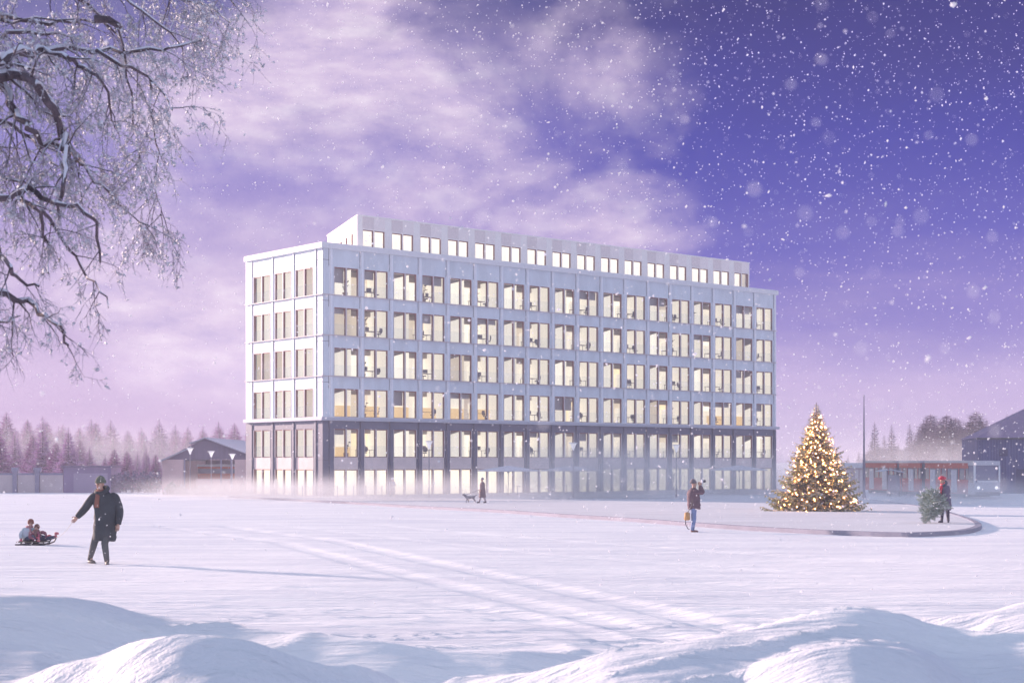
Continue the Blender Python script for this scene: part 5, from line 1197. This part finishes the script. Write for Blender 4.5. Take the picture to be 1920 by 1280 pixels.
for y in (.55, -.62):
    m = MB(); pts = [(0, y + .2 * math.cos(t * .5236), .24 + .2 * math.sin(t * .5236)) for t in range(13)]; m.tube(pts, .045, 8); m.ball((0, y, .24), (.04, .12, .12), 0, 8, 6); m.build('wheel', dark_m, sco, True)
m = MB(); m.tube([(-.3, -.42, 1.0), (0, -.5, .97), (.3, -.42, 1.0)], .018, 6); m.build('handlebar', dark_m, sco); m = MB(); m.ball((0, -.56, .85), (.07, .05, .07)); m.build('headlight', trim_m, sco)
m = MB(); m.tube([(0, -.5, .5), (0, -.62, .24)], .03, 6); m.build('fork', dark_m, sco)

# ------------------------------------------------------------------ falling snow
rs_ = np.random.RandomState(8); NF = 30000
Yf = 2.6 + 30 * rs_.rand(NF) ** .85; lim = .42
Xf = (rs_.rand(NF) * 2 - 1) * lim * Yf; Zf = CZ + (rs_.rand(NF) * .44 - .10) * Yf
keep = Zf > height(Xf, Yf, False) + .15
keep &= rs_.rand(NF) < np.clip(.62 + Xf / Yf * 1.1 + (Zf - CZ) / Yf * 1.0, .42, 1)
Xf, Yf, Zf = Xf[keep], Yf[keep], Zf[keep]; n = len(Xf)
sz = Yf / 1573.0 * np.exp(rs_.normal(-.62, .58, n)) * .72; sz = np.clip(sz, .0009, .016)
# a few close flakes that the lens throws out of focus
nn_ = 90; Yn = 1.1 + .7 * rs_.rand(nn_); Xn = (rs_.rand(nn_) * 2 - 1) * .40 * Yn; Xn = np.where(rs_.rand(nn_) < .45, np.abs(Xn), Xn); Zn = CZ + (rs_.rand(nn_) * .36 - .05) * Yn
Xf, Yf, Zf = np.r_[Xf, Xn], np.r_[Yf, Yn], np.r_[Zf, Zn]; sz = np.r_[sz, .0017 + .0010 * rs_.rand(nn_)]; n = len(Xf)
octa = np.array([(1, 0, 0), (-1, 0, 0), (0, 1, 0), (0, -1, 0), (0, 0, 1), (0, 0, -1)], float)
ofc = np.array([(0, 2, 4), (2, 1, 4), (1, 3, 4), (3, 0, 4), (2, 0, 5), (1, 2, 5), (3, 1, 5), (0, 3, 5)])
vv = octa[None] * rs_.uniform(.55, 1.25, (n, 6, 1)) * sz[:, None, None]
st_len = np.where(rs_.rand(n) < .25, rs_.uniform(1.4, 2.3, n), rs_.uniform(.9, 1.2, n)); ax = rs_.normal(0, 1, (n, 3)) * .6 + np.array([.5, 0, 1.0]); ax /= np.linalg.norm(ax, axis=1)[:, None]
dt = (vv * ax[:, None]).sum(-1, keepdims=True); vv = vv + dt * ax[:, None] * (st_len[:, None, None] - 1)
vv = vv + np.stack([Xf, Yf, Zf], -1)[:, None]
ff = (ofc[None] + 6 * np.arange(n)[:, None, None]).reshape(-1, 3)
flake_m = bpy.data.materials.new('snowflake'); flake_m.use_nodes = True; t_ = flake_m.node_tree; t_.nodes.clear()
d1, d2, mxx, oo = (t_.nodes.new(x) for x in ('ShaderNodeBsdfDiffuse', 'ShaderNodeBsdfTranslucent', 'ShaderNodeMixShader', 'ShaderNodeOutputMaterial'))
d1.inputs[0].default_value = (.97, .97, 1, 1); d2.inputs[0].default_value = (.97, .97, 1, 1); mxx.inputs[0].default_value = .5
t_.links.new(d1.outputs[0], mxx.inputs[1]); t_.links.new(d2.outputs[0], mxx.inputs[2]); t_.links.new(mxx.outputs[0], oo.inputs[0])
fo_ = inst('snowflakes', np_mesh('snowflakes', vv.reshape(-1, 3), ff, flake_m, False)); tag(fo_, label='falling snowflakes drifting across the whole square', cat='snow', kind='stuff')

# ------------------------------------------------------------------ drifting mist and the haze
def volume(name, c, dens, soft=False):
    m = bpy.data.materials.new(name); m.use_nodes = True; t = m.node_tree; t.nodes.clear(); o = t.nodes.new('ShaderNodeOutputMaterial'); v = t.nodes.new('ShaderNodeVolumePrincipled')
    v.inputs['Color'].default_value = (*c, 1); v.inputs['Density'].default_value = dens; t.links.new(v.outputs[0], o.inputs['Volume'])
    if soft:      # a bank of mist thins out towards its rim and is uneven inside
        tcn = t.nodes.new('ShaderNodeTexCoord'); g = t.nodes.new('ShaderNodeTexGradient'); g.gradient_type = 'QUADRATIC_SPHERE'; t.links.new(tcn.outputs['Object'], g.inputs[0])
        n = t.nodes.new('ShaderNodeTexNoise'); n.inputs['Scale'].default_value = 2.2; n.inputs['Detail'].default_value = 2; t.links.new(tcn.outputs['Object'], n.inputs['Vector'])
        mm = t.nodes.new('ShaderNodeMath'); mm.operation = 'MULTIPLY'; t.links.new(g.outputs['Fac'], mm.inputs[0]); t.links.new(n.outputs['Fac'], mm.inputs[1])
        m2 = t.nodes.new('ShaderNodeMath'); m2.operation = 'MULTIPLY'; m2.inputs[1].default_value = dens * 2; t.links.new(mm.outputs[0], m2.inputs[0]); t.links.new(m2.outputs[0], v.inputs['Density'])
    return m
um = MB(); um.ball((0, 0, 0), 1.0, 0, 20, 12); mist_me = um.mesh('mist', volume('mist', (.98, .98, 1.0), .42, True), True)
for (px, py, Y, rx, ry, rz, lb) in [(1130, 898, 126, 13, 7, 4.6, 'thickest bank of white mist before the middle of the office building'), (1370, 908, 140, 16, 5, 4.2, 'white mist at the right foot of the office building'),
                                (520, 922, 127, 13, 5, 1.7, 'white mist at the left foot of the office building'), (400, 920, 138, 11, 5, 1.8, 'thin mist before the gabled hall'),
                                (1770, 930, 108, 13, 5, 1.9, 'thin mist before the long red tram'), (760, 926, 118, 16, 5, 2.4, 'low thin mist left of the woman walking her dog')]:
    c = W(px, py, Y); o = inst('mist', mist_me, None, c, label=lb, cat='mist', group='banks of drifting mist', kind='stuff'); o.scale = (rx, ry, rz)
thin_me = um.mesh('mist', volume('mist_thin', (.98, .97, 1.0), .075, True), True)
for (px, py, Y, rx, ry, rz, lb) in [(150, 856, 190, 34, 14, 6.5, 'faint mist hanging in the rose frosted conifers'), (1740, 872, 200, 34, 14, 6, 'faint mist hanging in the dark conifers behind the tram'),
                                    (1740, 1070, 24, 5.5, 4.5, 1.0, 'wisp of ground mist over the field at the lower right'), (430, 1085, 25, 4.2, 4, 1.0, 'wisp of ground mist over the field right of the walker in the parka')]:  # the low wisps are ground mist
    o = inst('mist', thin_me, None, W(px, py, Y), label=lb, cat='mist', group='banks of drifting mist', kind='stuff'); o.scale = (rx, ry, rz)
hz = MB(); hz.box((-420, -80, -1.2), (420, 420, 26.5)); hz.build('haze', volume('haze', (.86, .84, 1.0), .0009), kind='stuff')
